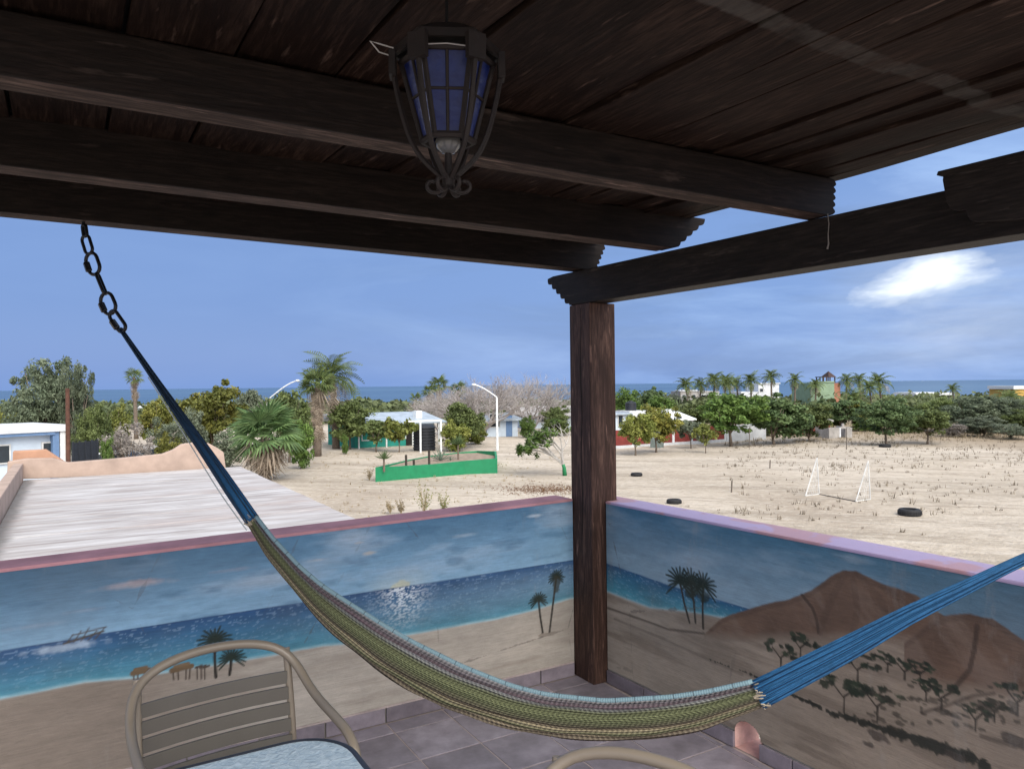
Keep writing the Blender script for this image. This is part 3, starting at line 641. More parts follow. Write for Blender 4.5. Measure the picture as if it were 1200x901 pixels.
# planks run along y on top of the joists
zt = lambda x: 2.287+JS*x+.148
seams = [-4.2, -3.93, -3.68, -3.42, -3.17, -2.93, -2.68, -2.42, -2.17, -1.915, -1.695, -1.44, -1.195, -1.03, -.87, -.72, -.585, -.45, -.33, -.21, -.095, .0, .085]
rr = random.Random(3)
for a, c in zip(seams[:-1], seams[1:]):
    g = rr.uniform(.002, .007) if a > -1.3 else .009
    dz = rr.uniform(0, .010); tw = rr.uniform(-.004, .004); vs = []; ny = 24; rows = []
    ph = rr.uniform(0, 6); b = MB(); ring = []
    for i in range(ny+1):
        y = .25-3.2*i/ny; sk = SK*(y+1.6)*(1 if a > -2 else .3)
        wv = .006*math.sin(y*2.1+ph)+.003*math.sin(y*5+ph*2); e = .010*math.sin(y*3.1+ph) if c > .05 else .0012*math.sin(y*7+ph)
        xa = a+g+sk; xb = c+sk+e; za = zt(xa)+dz+wv-tw; zb = zt(xb)+dz+wv+tw
        ring.append([(xa, y, za), (xb, y, zb), (xb, y, zb+.028), (xa, y, za+.028)])
    vs = [p for r in ring for p in r]; fs = [(0, 1, 2, 3), (ny*4+3, ny*4+2, ny*4+1, ny*4)]
    for i in range(ny):
        for j in range(4): fs.append((i*4+j, (i+1)*4+j, (i+1)*4+(j+1) % 4, i*4+(j+1) % 4))
    b.add(vs, fs); b.build('roof_plank', M_plank, pg, bevel=.003)
b = MB(); b.hexa([(-4.2, -2.93, zt(-4.2)+.06), (.05+.12, -2.93, zt(.05)+.06), (-.0, .25, zt(.05)+.06), (-4.2, .25, zt(-4.2)+.06)], [(-4.2, -2.93, zt(-4.2)+.09), (.17, -2.93, zt(.05)+.09), (-.0, .25, zt(.05)+.09), (-4.2, .25, zt(-4.2)+.09)]); b.build('light_block_sheet', M_lightblock, pg)  # unseen dark sheet over the planks, added to block light through the seams

# ================================================================== HAMMOCK, CHAIN
HA = np.array([-2.483, .045, 2.319]); HB = np.array([-.02, -2.62, 1.3]); hn = np.array([HB[1]-HA[1], -(HB[0]-HA[0]), 0]); hn /= np.linalg.norm(hn)
if hn@(CAM-HA) < 0: hn = -hn
def HP(px, py): return on_plane(px, py, hn, hn@HA)
top = [(300, 605), (320, 631), (350, 663), (377, 686), (406, 705), (450, 733), (483, 752), (544, 782), (600, 804), (640, 814), (709, 821.5), (787, 817), (830, 810.5), (874, 800.7), (882, 799)]
bot = [(292, 617), (312, 650), (350, 697), (372, 722), (397, 746), (443, 783), (485, 809), (524, 829), (575, 846), (608, 855), (660, 864), (725, 866.5), (770, 864.5), (822, 854.8), (894, 828)]
def resample(pts, n):
    P_ = np.array(pts); d = np.r_[0, np.cumsum(np.linalg.norm(np.diff(P_, axis=0), axis=1))]; d /= d[-1]
    k = np.linspace(0, 1, n)
    out = np.stack([np.interp(k, d, P_[:, i]) for i in range(P_.shape[1])], 1)
    for _ in range(3): out[1:-1] = (out[:-2]+2*out[1:-1]+out[2:])/4
    return out
T3 = resample([HP(*p) for p in top], 110); B3 = resample([HP(*p) for p in bot], 110)
hm = thing('hammock', 'green and tan striped woven hammock with light blue border and blue end cords', 'hammock', (T3[55]+B3[55])/2)
def bedmat():
    t = NT('woven_hammock_cotton'); v = t.node('ShaderNodeAttribute', attribute_name='across').outputs['Fac']; s = t.node('ShaderNodeAttribute', attribute_name='along').outputs['Fac']
    olive = (.145, .155, .085); tan = (.40, .33, .215); plum = (.125, .085, .10); pale = (.255, .255, .255); brown = (.13, .105, .08); lime = (.225, .245, .125)
    col = t.ramp(v, [(0, pale), (.10, plum), (.16, pale), (.22, olive), (.36, lime), (.46, olive), (.60, brown), (.66, tan), (.74, olive), (.82, tan), (.90, brown), (1, tan)])
    zig = t.math('SINE', t.math('ADD', t.math('MULTIPLY', s, 760), t.math('MULTIPLY', t.math('PINGPONG', t.math('MULTIPLY', v, 9), 1.), 5.)))
    zig2 = t.math('SINE', t.math('MULTIPLY', v, 150))
    mult = t.math('MULTIPLY_ADD', zig, .16, t.math('MULTIPLY_ADD', zig2, .2, .88)); hs = t.node('ShaderNodeHueSaturation'); t.ln(col, hs.inputs['Color']); t.ln(mult, hs.inputs['Value'])
    t.bump(t.math('ADD', t.math('MULTIPLY', zig, .5), zig2), .8, .004); return t.base(hs.outputs[0], .9, .2)
def floatattr(o, name, vals):
    a = o.data.attributes.new(name, 'FLOAT', 'POINT'); a.data.foreach_set('value', np.asarray(vals, np.float32))
def ribbed(name, Ts, Bs, thick, nphi, ribs, mat, amp=.05, sag=0):
    b = MB(); vs = []; ac = []; al = []; n = len(Ts)
    for i in range(n):
        c = (Ts[i]+Bs[i])/2; up = (Ts[i]-Bs[i])/2; L_ = np.linalg.norm(up)
        for j in range(nphi):
            ph = 2*PI*j/nphi; k = 1+amp*math.cos(ribs*ph+.6*math.sin(i*.11+ph*3))+amp*.5*math.sin(i*.35+ph*7)
            vs.append(c+up*math.cos(ph)*(k if abs(math.cos(ph)) < .9 else 1)+hn*math.sin(ph)*L_*thick*k); ac.append((1-math.cos(ph))/2); al.append(i/(n-1))
    fs = [(i*nphi+j, i*nphi+(j+1) % nphi, (i+1)*nphi+(j+1) % nphi, (i+1)*nphi+j) for i in range(n-1) for j in range(nphi)]+[tuple(range(nphi)), tuple(range((n-1)*nphi, n*nphi))[::-1]]
    b.add(vs, fs); o = b.build(name, mat, hm, smooth='all'); floatattr(o, 'across', ac); floatattr(o, 'along', al); return o
M_bed = bedmat(); ribbed('bed', T3, B3, .62, 84, 15, M_bed, .085)
def bordermat():
    t = NT('light_blue_border_cord'); s = t.node('ShaderNodeAttribute', attribute_name='along').outputs['Fac']
    st = t.math('FRACT', t.math('MULTIPLY', s, 31)); col = t.mix(t.ramp(st, [(.0, 1.), (.045, 1.), (.06, 0.)]), (.19, .29, .325), (.09, .13, .15))
    tw = t.math('SINE', t.math('MULTIPLY', s, 1500)); t.bump(tw, .3, .002); return t.base(col, .75, .3)
b = MB(); up = np.array([0, 0, 1.]); pth = T3+hn*.002+up*.002; b.tube(pth, .0082, 10); o = b.build('border_cord', bordermat(), hm, smooth='all')
floatattr(o, 'along', [min(1, (i//10)/(len(pth)-1)) for i in range(len(o.data.vertices))])
M_cord = NT('blue_end_cord'); _s = M_cord.node('ShaderNodeAttribute', attribute_name='across').outputs['Fac']
_c = M_cord.ramp(M_cord.math('ADD', M_cord.math('MULTIPLY', M_cord.math('SINE', M_cord.math('MULTIPLY', _s, 70)), .5), .5), [(.1, (.008, .035, .09)), (.5, (.015, .088, .215)), (.95, (.03, .15, .32))])
M_cord.bump(M_cord.math('SINE', M_cord.math('MULTIPLY', _s, 120)), .6, .003); M_cord = M_cord.base(_c, .8, .3)
ct = [(142.0, 384), (160, 409), (182, 440), (210, 478), (243, 523), (275, 568), (301, 605)]; cb = [(140, 386.5), (157, 412), (178, 444), (204, 484), (236, 531), (266, 578), (291, 615)]
M_cordk = NT('black_navy_cord'); _s = M_cordk.node('ShaderNodeAttribute', attribute_name='along').outputs['Fac']
M_cordk.bump(M_cordk.math('SINE', M_cordk.math('MULTIPLY', M_cordk.node('ShaderNodeAttribute', attribute_name='across').outputs['Fac'], 120)), .6, .003)
M_cordk = M_cordk.base(M_cordk.ramp(_s, [(0, (.006, .008, .012)), (.45, (.012, .03, .055)), (.75, (.02, .085, .19)), (1, (.03, .15, .33))]), .75, .3)
ribbed('end_cord', resample([HP(*p) for p in ct], 40), resample([HP(*p) for p in cb], 40), .8, 40, 13, M_cordk, .09)
E3 = HP(1290, 613.5)
rt = [HP(*p) for p in ((880, 799), (905, 787), (940, 770), (1000, 741), (1060, 711), (1110, 689), (1160, 666.5), (1200, 648))]+[HB+np.array([0, 0, .012])]
rb = [HP(*p) for p in ((895, 829), (922, 814), (957, 795), (1012, 764.5), (1070, 729), (1120, 703), (1168, 677.5), (1204, 659))]+[HB-np.array([0, 0, .012])]
ribbed('end_cord', resample(rt, 50), resample(rb, 50), .45, 48, 15, M_cord, .10)
# loose strands beside the left cord
b = MB(); q = [HP(*p)+hn*.02 for p in ((178, 442), (215, 500), (262, 578), (293, 620))]; b.tube(resample(q, 14), .0022, 5); b.build('loose_strand', plain('pale_string', (.45, .5, .5), .8), hm)
plain_tan = plain('tan_thread', (.40, .34, .25), .9)
# separate strings gathered at each end
def strands(Ts, Bs, n, mat, thick, seed):
    r = random.Random(seed); m = len(Ts)
    for q in range(n):
        ph = 2*PI*(q+r.random()*.6)/n; ph2 = ph+r.uniform(-.5, .5); pts = []
        for i in range(0, m, 3):
            f = i/(m-1); a = ph+(ph2-ph)*f; c = (Ts[i]+Bs[i])/2; up_ = (Ts[i]-Bs[i])/2; L_ = np.linalg.norm(up_); k = 1.03+.05*math.sin(f*5+q)*(1-abs(2*f-1))
            pts.append(c+up_*math.cos(a)*k+hn*math.sin(a)*(L_*thick*k+.002))
        MB().tube(pts, .0028, 5).build('strand', mat, hm, smooth='all')
M_strand = plain('blue_string', (.020, .105, .235), .8, .4, 40, .2); M_strandk = plain('navy_string', (.012, .035, .07), .8, .4, 40, .2)
strands(resample(rt, 50), resample(rb, 50), 18, M_strand, .45, 1); strands(resample([HP(*p) for p in ct], 40), resample([HP(*p) for p in cb], 40), 10, M_strandk, .8, 2)
# fringe where bed and cords meet
for Ti, Bi, sgn, sd in ((T3[-1], B3[-1], 1, 4), (T3[0], B3[0], -1, 5)):
    r = random.Random(sd); tg = (T3[-1]-T3[-4]) if sgn > 0 else (T3[0]-T3[3]); tg /= np.linalg.norm(tg)
    for q in range(22):
        f = r.random(); p0 = Ti+(Bi-Ti)*f+hn*(np.linalg.norm(Ti-Bi)*.5*.6*math.sin(PI*f)); e = p0+tg*r.uniform(.008, .028)+np.array([0, 0, r.uniform(-.014, .004)])+hn*r.uniform(.0, .01)
        MB().tube([p0-tg*.012, (p0+e)/2+hn*.003, e], .0017, 4).build('fringe_thread', plain_tan, hm)
# chain from the third joist
ch = thing('chain', 'black chain of quick links holding up the left end of the hammock', 'chain', HP(98, 265))
def stadium(a, c, w, r, side, name='chain_link', sleeve=False):
    a, c = np.array(a), np.array(c); d = c-a; L_ = np.linalg.norm(d); d /= L_; pts = []
    hw = w/2-r; e = min(hw, L_/2-r)
    for k in range(9): t = -PI/2+PI*k/8; pts.append(c-d*(r+e)+d*e*math.cos(t)+side*hw*math.sin(t))
    for k in range(9): t = PI/2+PI*k/8; pts.append(a+d*(r+e)+d*e*math.cos(t)+side*hw*math.sin(t))
    o = MB().tube(pts, r, 8, closed=True).build(name, M_steel, ch, smooth='all')
    if sleeve:
        m = (a+c)/2-side*hw; MB().tube([m-d*L_*.2, m-d*L_*.17, m+d*L_*.17, m+d*L_*.2], [r*1.35, r*1.8, r*1.8, r*1.35], 6).build('sleeve', M_steel, o)
    return o
def sidev(a, c): d = np.array(c)-np.array(a); s = np.cross(d, hn); s /= np.linalg.norm(s); return s if s@RT > 0 else -s
pix = 3.98/F*1.0
for (a, c), w, nm, sl_, edge in ((((98, 262), (100.5, 279)), 7, 'eye_hook', 0, 0), (((98.5, 274.5), (106, 299)), 11.5, 'chain_link', 0, 0), (((104, 295.5), (113.5, 323)), 16, 'quick_link', 1, 0), (((113, 319), (124, 346)), 8, 'chain_link', 0, 1), (((121, 342.5), (132.5, 369)), 17, 'quick_link', 1, 0), (((129, 364), (146.5, 389)), 12, 'quick_link', 1, 0)):
    A_, C_ = HP(*a), HP(*c); s_ = sidev(A_, C_)
    if edge: s_ = (hn*.96+s_*.28)
    stadium(A_, C_, w*pix, .0065 if nm == 'chain_link' else .0072, s_, nm, bool(sl_))
MB().tube([HA+np.array([0, 0, .06]), HA+np.array([0, 0, -.005])], .006, 8).build('hook_shank', M_steel, ch)
# ================================================================== LANTERN
ln = thing('hanging_lantern', 'wrought iron hanging lantern with blue glass panes and scrolled foot', 'lantern', (-1.856, -2.098, 2.386), math.radians(-26)); ln.scale = (1.14, 1.14, 1.0)
def bluemat():
    t = NT('blue_lantern_glass'); t.base(t.ramp(t.noise(t.coord(), 30, 3), [(.3, (.003, .010, .085)), (.7, (.007, .022, .15))]), .4, .25); t.p.inputs['Transmission Weight'].default_value = .3
    t.bump(t.noise(t.coord(), 22, 3), .5, .01); return t.m
M_blue = bluemat(); M_rust = plain('rusted_iron', (.014, .0085, .0065), .7, .4, 30)
W6 = 6
def hexr(r, z, off=PI/6): return [(r*math.cos(off+PI/3*k), r*math.sin(off+PI/3*k), z) for k in range(6)]
def lpart(b, name, mat, parent=None, **k): return b.build(name, mat, parent or ln, world=False, **k)
zt0, zb0, r0, r1 = -.075, -.235, .083, .046       # glass body
off0 = PI/3*0
A6, B6 = hexr(r0, zt0, 0), hexr(r1, zb0, 0)
for k in range(6):
    a, c, d, e = A6[k], A6[(k+1) % 6], B6[(k+1) % 6], B6[k]
    sh_ = lambda p, s: tuple(np.array(p)*np.array([s, s, 1]))
    quad = [sh_(p, .97) for p in (a, c, d, e)]; qi = [sh_(p, .93) for p in (a, c, d, e)]
    p = MB().hexa(qi, quad); g = lpart(p, 'glass_pane', M_blue)
    m = MB(); L_ = lambda p, q, t: tuple(np.array(p)*(1-t)+np.array(q)*t)
    m.tube([L_(a, c, .5), L_(e, d, .5)], .0028, 6); m.tube([L_(a, e, .47), L_(c, d, .47)], .0028, 6); lpart(m, 'glazing_bar', M_rust, g)
    lpart(MB().tube([a, tuple(np.array(e))], .0055, 6), 'corner_bar', M_rust)
for ring, rad in ((A6, .007), (B6, .007)): lpart(MB().tube(ring, rad, 6, closed=True), 'frame_ring', M_rust)
b = MB(); b.lathe([(.0, .0), (.03, -.003), (.06, -.02), (.098, -.045), (.1, -.062), (.092, -.062), (.06, -.04), (.0, -.03)], 6); lpart(b, 'cap', M_rust)
b = MB()
for k in range(6):
    a = PI/3*k; d = np.array((math.cos(a), math.sin(a), 0)); t = np.array((-math.sin(a), math.cos(a), 0)); c = d*.098+np.array((0, 0, -.075))
    q = MB().hexa([tuple(c+d*x+t*y+np.array((0, 0, -.03))) for x, y in ((-.006, -.017), (.006, -.017), (.006, .017), (-.006, .017))], [tuple(c+d*x+t*y+np.array((0, 0, .02))) for x, y in ((-.006, -.017), (.006, -.017), (.006, .017), (-.006, .017))])
    lpart(q, 'crown_tab', M_rust)
    # outer twisted bar, from the cap down and in to the scrolled foot
    pts = [(d*.100+np.array((0, 0, -.06))), d*.094+np.array((0, 0, -.12)), d*.078+np.array((0, 0, -.20)), d*.058+np.array((0, 0, -.262)), d*.032+np.array((0, 0, -.290)), d*.010+np.array((0, 0, -.312))]
    pts = resample(pts, 16); lpart(MB().tube(pts, .0052, 5), 'outer_bar', M_rust)
    sc = [d*(.010+.0)+np.array((0, 0, -.305))]
    for q_ in range(16):
        th = q_/15*1.6*PI; R_ = .020*(1-q_/22); sc.append(d*(.027-R_*math.cos(th))+np.array((0, 0, -.325-R_*math.sin(th))))
    lpart(MB().tube(sc, .0042, 6), 'foot_scroll', M_rust, smooth='all')
lpart(MB().lathe([(0, -.335), (.009, -.33), (.012, -.315), (.007, -.30), (.006, -.24)], 10), 'foot_stem', M_rust, smooth=True)
bulb = [(0, -.262), (.012, -.259), (.021, -.249), (.024, -.237), (.020, -.222), (.012, -.205), (.011, -.185), (0, -.184)]
gl = NT('frosted_bulb'); gl.base((.12, .12, .12), .15, .6); lpart(MB().lathe(bulb, 16), 'bulb', gl.m, smooth=True)
lpart(MB().tube([(0, 0, -.005), (0, 0, .075)], .003, 6), 'hanging_rod', M_steel)
for k, (a, c) in enumerate((((.1, -.035, -.052), (.13, -.02, -.05)),)): lpart(MB().tube([(-.095, -.02, -.055), (-.12, -.03, -.052), (-.135, -.028, -.046), (-.12, -.02, -.064), (-.1, -.01, -.066)], .0015, 5), 'loose_wire', plain('bare_wire', (.4, .38, .35), .5))
wl = [(-.066, -.075, -.082), (-.03, -.086, -.079), (0, -.088, -.078), (.03, -.087, -.081), (.066, -.075, -.088)]
lpart(MB().tube(wl, .0014, 5), 'loose_wire', plain('bare_wire', (.3, .28, .26), .5))
# ================================================================== CHAIRS, TABLE
M_alu = plain('taupe_powder_coat', (.205, .17, .13), .38, .12, 3, .05, 200, .5)
M_slat = plain('taupe_slat', (.10, .09, .077), .5, .12, 3, .05, 200, .45)
def make_chair(label, loc, rz, w=.276):
    t = thing('bistro_chair', label, 'chair', loc, rz, 'taupe metal chairs')
    half = [(.225, -.25, 0), (.25, -.262, .28), (w-.005, -.262, .48), (w, -.245, .575), (w, -.19, .61), (w, -.08, .62), (w-.002, .05, .63), (w-.008, .14, .655), (w-.018, .20, .70), (w-.04, .235, .74), (w-.085, .252, .768), (w-.15, .262, .787), (w-.21, .268, .795)]
    pts = half+[(0, .27, .798)]+[(-x, y, z) for x, y, z in half[::-1]]
    pts = resample(pts, 90); MB().tube(pts, .0145, 12).build('frame', M_alu, t, smooth=True, world=False)
    for s in (-1, 1):   # back legs rising into the back, and the seat rails
        MB().tube(resample([(s*.235, .30, 0), (s*.235, .225, .22), (s*.235, .185, .42), (s*.235, .205, .56), (s*.232, .245, .755)], 16), .0125, 10).build('leg', M_alu, t, smooth=True, world=False)
        MB().tube([(s*.22, -.23, .43), (s*.22, .19, .42)], .011, 8).build('seat_rail', M_alu, t, smooth=True, world=False)
    for i in range(5):
        z0 = .445+.0495*i; b = MB(); n = 8
        for x0, x1 in ((-.226, .226),):
            vs = []; 
            for q in range(n+1):
                x = x0+(x1-x0)*q/n; y = .178+.045*(i/4)+.02*(1-(x/.226)**2); vs += [(x, y, z0), (x, y-.008, z0), (x, y-.008+.003, z0+.041), (x, y+.003, z0+.041)]
            fs = [(0, 1, 2, 3), (n*4+3, n*4+2, n*4+1, n*4)]+[(q*4+j, q*4+4+j, q*4+4+(j+1) % 4, q*4+(j+1) % 4) for q in range(n) for j in range(4)]
            b.add(vs, fs)
        b.build('back_slat', M_slat, t, world=False)
        y = -.22+.088*i; b2 = MB(); b2.box((-.205, y, .437), (.205, y+.076, .449)); b2.build('seat_slat', M_slat, t, world=False, bevel=.003)
    return t
_p = on_z(250, 758, .798); make_chair('taupe metal chair with a five slat back facing the glass table', (_p[0]+.024, _p[1]-.269, 0), math.radians(5))
_p = on_z(692, 884, .775); _a = math.radians(-62); _c, _s = math.cos(_a), math.sin(_a); _q = (-.15, .257)
make_chair('taupe metal chair at the bottom edge showing only its curved top rail', (_p[0]-(_c*_q[0]-_s*_q[1]), _p[1]-(_s*_q[0]+_c*_q[1]), 0), _a)
tb = thing('glass_table', 'square patio table with rounded corners and pale blue rippled glass top', 'table', (-2.272, -1.86, 0))
def rsq(h, r, z, n=8):
    out = []
    for cx, cy, a0 in ((h-r, h-r, 0), (-h+r, h-r, PI/2), (-h+r, -h+r, PI), (h-r, -h+r, 3*PI/2)):
        for k in range(n+1): a = a0+PI/2*k/n; out.append((cx+r*math.cos(a), cy+r*math.sin(a), z))
    return out
def glassmat():
    t = NT('rippled_tempered_glass'); v = t.coord(); n = t.noise(v, 55, 4, .6, 1.); t.bump(n, .6, .01)
    t.base(t.ramp(n, [(.35, (.40, .52, .60)), (.65, (.58, .69, .76))]), .22, .8); t.p.inputs['Transmission Weight'].default_value = .25; return t.m
MB().prism(rsq(.345, .14, .718), (0, 0, 0), (0, 0, .006)).build('glass_top', glassmat(), tb, world=False)
MB().tube(rsq(.348, .143, .718), .0095, 8, closed=True).build('rim', plain('navy_rim', (.02, .024, .035), .45), tb, world=False, smooth='all')
for sx in (-1, 1):
    for sy in (-1, 1): MB().tube([(sx*.26, sy*.26, .712), (sx*.285, sy*.285, .36), (sx*.30, sy*.30, 0)], .013, 8).build('leg', M_alu, tb, world=False, smooth=True)

# ================================================================== NEIGHBOUR'S ROOF (left, beyond the wall)
def concretemat():
    t = NT('weathered_board_marked_concrete'); w = t.coord('World', (.5, 2.2, 1)); n = t.noise(w, 1.6, 6, .65, .4); s = t.noise(t.coord('World', (.7, 9, 1)), 1., 5, .6)
    col = t.ramp(n, [(.30, (.30, .265, .25)), (.5, (.43, .41, .405)), (.7, (.54, .53, .53))])
    col = t.mix(t.ramp(s, [(.50, 0.), (.64, .6)]), col, (.24, .215, .205)); col = t.mix(t.ramp(t.noise(t.coord('World', (.4, .8, 1)), 1., 4), [(.5, 0.), (.72, .5)]), col, (.33, .26, .235))
    ps = t.node('ShaderNodeSeparateXYZ'); t.ln(t.node('ShaderNodeNewGeometry').outputs['Position'], ps.inputs[0])
    edge = t.math('ADD', t.math('MULTIPLY_ADD', ps.outputs['X'], -4., -12.9), t.math('MULTIPLY_ADD', n, 1.6, -.8)); col = t.mix(t.ramp(edge, [(0., 0.), (.5, .75)]), col, (.15, .14, .13))
    t.bump(s, .6, .02); return t.base(col, .9, .25)
M_conc = concretemat(); M_peach = plain('peach_stucco', (.42, .315, .255), .9, .22, 2.5, .4, 30)
M_peach2 = plain('orange_stucco', (.48, .27, .175), .9, .2, 2.5, .4, 30)
nb = thing('flat_roof_building', 'low neighbouring building with weathered pale concrete roof and peach parapet', 'building', (-1.2, 9, GZ))
RZ = -.3
MB().box((-3.62, .9, GZ-.2), (1.0, 16.0, RZ-.14)).build('wall', M_peach, nb)
for i in range(30):     # shallow cast strips of the roof slab
    y0 = .9+.5*i; MB().box((-3.45, y0+.006, RZ-.14), (1.06-.02*0+(.0 if i < 26 else 0), y0+.494, RZ+random.uniform(-.006, .006))).build('roof_strip', M_conc, nb, bevel=.01)
MB().box((-3.44, .9, RZ-.15), (1.04, 15.9, RZ-.03)).build('roof_slab', M_conc, nb)
# far parapet with raised, sloped ends: profile in (x, z)
zpx = lambda px, py: on_plane(px, py, (0, 1, 0), 16.05)
pr = [zpx(*p) for p in ((8, 562), (9, 541), (30, 537.5), (62, 537), (80, 542), (130, 538), (190, 532), (203, 527), (213, 520.5), (228, 518.5), (245, 519.5), (255, 525), (262, 530), (265, 552))]
MB().prism([(p[0], 16.02, max(p[2], RZ-.2)) for p in pr], (0, 0, 0), (0, .22, 0)).build('parapet', M_peach, nb, bevel=.02)
pr2 = [on_plane(px, py, (0, 1, 0), 16.6) for px, py in ((14, 556), (15, 529), (54, 527), (74, 540), (80, 556))]
MB().prism([(p[0], 16.6, p[2]) for p in pr2], (0, 0, 0), (0, .3, 0)).build('parapet', M_peach2, nb, bevel=.02)
MB().box((-3.64, .9, RZ-.14), (-3.46, 16.01, RZ+.36)).build('parapet', M_peach, nb, bevel=.02)

# ================================================================== VEGETATION BUILDERS
def quads_mesh(name, Cn, Nn, sz, tint, mat, aspect=1.6):
    """leaf quads: centres, normals, sizes"""
    n = len(Cn); rng = np.random.default_rng(n); R_ = rng.normal(size=(n, 3)); U_ = np.cross(Nn, R_); U_ /= np.linalg.norm(U_, axis=1)[:, None]+1e-9; V_ = np.cross(Nn, U_); V_ /= np.linalg.norm(V_, axis=1)[:, None]+1e-9
    s = sz[:, None]; P_ = np.stack([Cn-U_*s*aspect, Cn-V_*s, Cn+U_*s*aspect, Cn+V_*s], 1).reshape(-1, 3)
    me = bpy.data.meshes.new(name); me.vertices.add(4*n); me.vertices.foreach_set('co', P_.astype(np.float32).ravel()); me.loops.add(4*n); me.polygons.add(n)
    me.loops.foreach_set('vertex_index', np.arange(4*n, dtype=np.int32)); me.polygons.foreach_set('loop_start', np.arange(0, 4*n, 4, dtype=np.int32)); me.update(calc_edges=True)
    a = me.attributes.new('tint', 'FLOAT', 'POINT'); a.data.foreach_set('value', np.repeat(tint, 4).astype(np.float32)); me.materials.append(mat); return me
def crown_pts(seed, ncl, nl, zlo, lobes, csz, lsz, flat=1., hollow=.35):
    """unit tree: height 1, width 1; crown from zlo to 1"""
    rng = np.random.default_rng(seed); cc = []; 
    L_ = [(rng.uniform(-.24, .24), rng.uniform(-.24, .24), rng.uniform(.4, .66), rng.uniform(.2, .33)) for _ in range(lobes)]+[(0, 0, .5, .40)]
    w = np.array([l[3]**2 for l in L_]); w /= w.sum()
    for _ in range(ncl):
        l = L_[rng.choice(len(L_), p=w)]; d = rng.normal(size=3); d /= np.linalg.norm(d); r = l[3]*(hollow+(1-hollow)*rng.random()**.5)*rng.uniform(.8, 1.12)
        p = np.array([l[0], l[1], l[2]])+d*r*np.array([1, 1, flat]); cc.append(p)
    cc = np.array(cc); lo, hi = cc[:, 2].min(), cc[:, 2].max(); m = np.abs(cc[:, :2]).max()
    cc[:, :2] *= .46/m; cc[:, 2] = zlo+csz*.6+(cc[:, 2]-lo)/(hi-lo)*(1-zlo-csz*1.2)
    ct_ = rng.random(len(cc)); k = np.repeat(np.arange(len(cc)), nl); d = rng.normal(size=(len(k), 3)); d /= np.linalg.norm(d, axis=1)[:, None]
    rad = csz*rng.uniform(.5, 1.3, len(cc))[k]*rng.random(len(k))**.45; P_ = cc[k]+d*rad[:, None]*np.array([1, 1, .75])
    N_ = d*.8+rng.normal(size=d.shape)*.6+np.array([0, 0, .5]); N_ /= np.linalg.norm(N_, axis=1)[:, None]
    return P_, N_, lsz*rng.uniform(.6, 1.3, len(k)), np.clip(ct_[k]*.8+rng.random(len(k))*.3, 0, 1)
G = lambda *c: c
M_leaf = {
 'olive': leafmat('olive_leaf', (0.099, 0.132, 0.045), (0.178, 0.218, 0.073)), 'green': leafmat('fresh_green_leaf', (0.077, 0.136, 0.031), (0.147, 0.224, 0.053)),
 'dark': leafmat('dark_green_leaf', (0.072, 0.115, 0.047), (0.135, 0.192, 0.077)), 'grey': leafmat('grey_green_leaf', (0.117, 0.143, 0.094), (0.195, 0.221, 0.150)),
 'yellow': leafmat('yellow_green_leaf', (0.130, 0.165, 0.035), (0.266, 0.277, 0.071)), 'gold': leafmat('golden_leaf', (0.100, 0.124, 0.029), (0.283, 0.266, 0.059)),
 'twig': leafmat('dry_twig', (.19, .165, .145), (.30, .27, .24)), 'palm': leafmat('palm_leaf', (0.083, 0.136, 0.041), (0.189, 0.224, 0.077), .3), 'palmdry': leafmat('dry_palm_leaf', (0.307, 0.242, 0.177), (0.531, 0.448, 0.354), .35),
 'straw': leafmat('straw', (0.283, 0.224, 0.142), (0.425, 0.354, 0.236), .35), 'mesq': leafmat('mesquite_leaf', (0.106, 0.139, 0.085), (0.198, 0.234, 0.149)), 'blue': leafmat('blue_fan_leaf', (0.100, 0.189, 0.071), (0.212, 0.307, 0.118), .3),
 'agave': leafmat('agave_leaf', (0.118, 0.165, 0.118), (0.236, 0.295, 0.224), .3)}
M_bark = plain('grey_brown_bark', (.16, .125, .095), .9, .4, 8, .6, 20); M_barkw = plain('pale_bark', (.42, .40, .37), .85, .25, 8, .4, 20)
M_greenpaint = plain('green_painted_bark', (.02, .21, .08), .6, .2)
CROWN = {}
def crown(kind, v):
    key = (kind, v)
    if key not in CROWN:
        sp = {'round': (120, 85, .12, 7, .11, .0155, .9), 'tall': (100, 85, .2, 6, .11, .0155, 1.2), 'bush': (80, 80, .0, 5, .13, .017, .9), 'feather': (150, 120, .06, 8, .095, .0075, 1.1), 'small': (45, 40, .3, 4, .14, .036, .9), 'flat': (120, 90, .22, 8, .10, .0145, .7), 'twiggy': (60, 60, .02, 5, .13, .010, .9)}[kind]
        ncl, nl, zlo, lob, csz, lsz, flat = sp; P_, N_, s_, t_ = crown_pts(hash_(kind)+v*17, ncl, nl, zlo, lob, csz, lsz*1.15, flat)
        CROWN[key] = quads_mesh('crown', P_, N_, s_, t_, M_leaf['green'], 2.6 if kind in ('feather', 'twiggy') else 1.5)
    return CROWN[key]
def hash_(s): return sum(ord(c)*(i+3) for i, c in enumerate(s))
TRUNK = {}
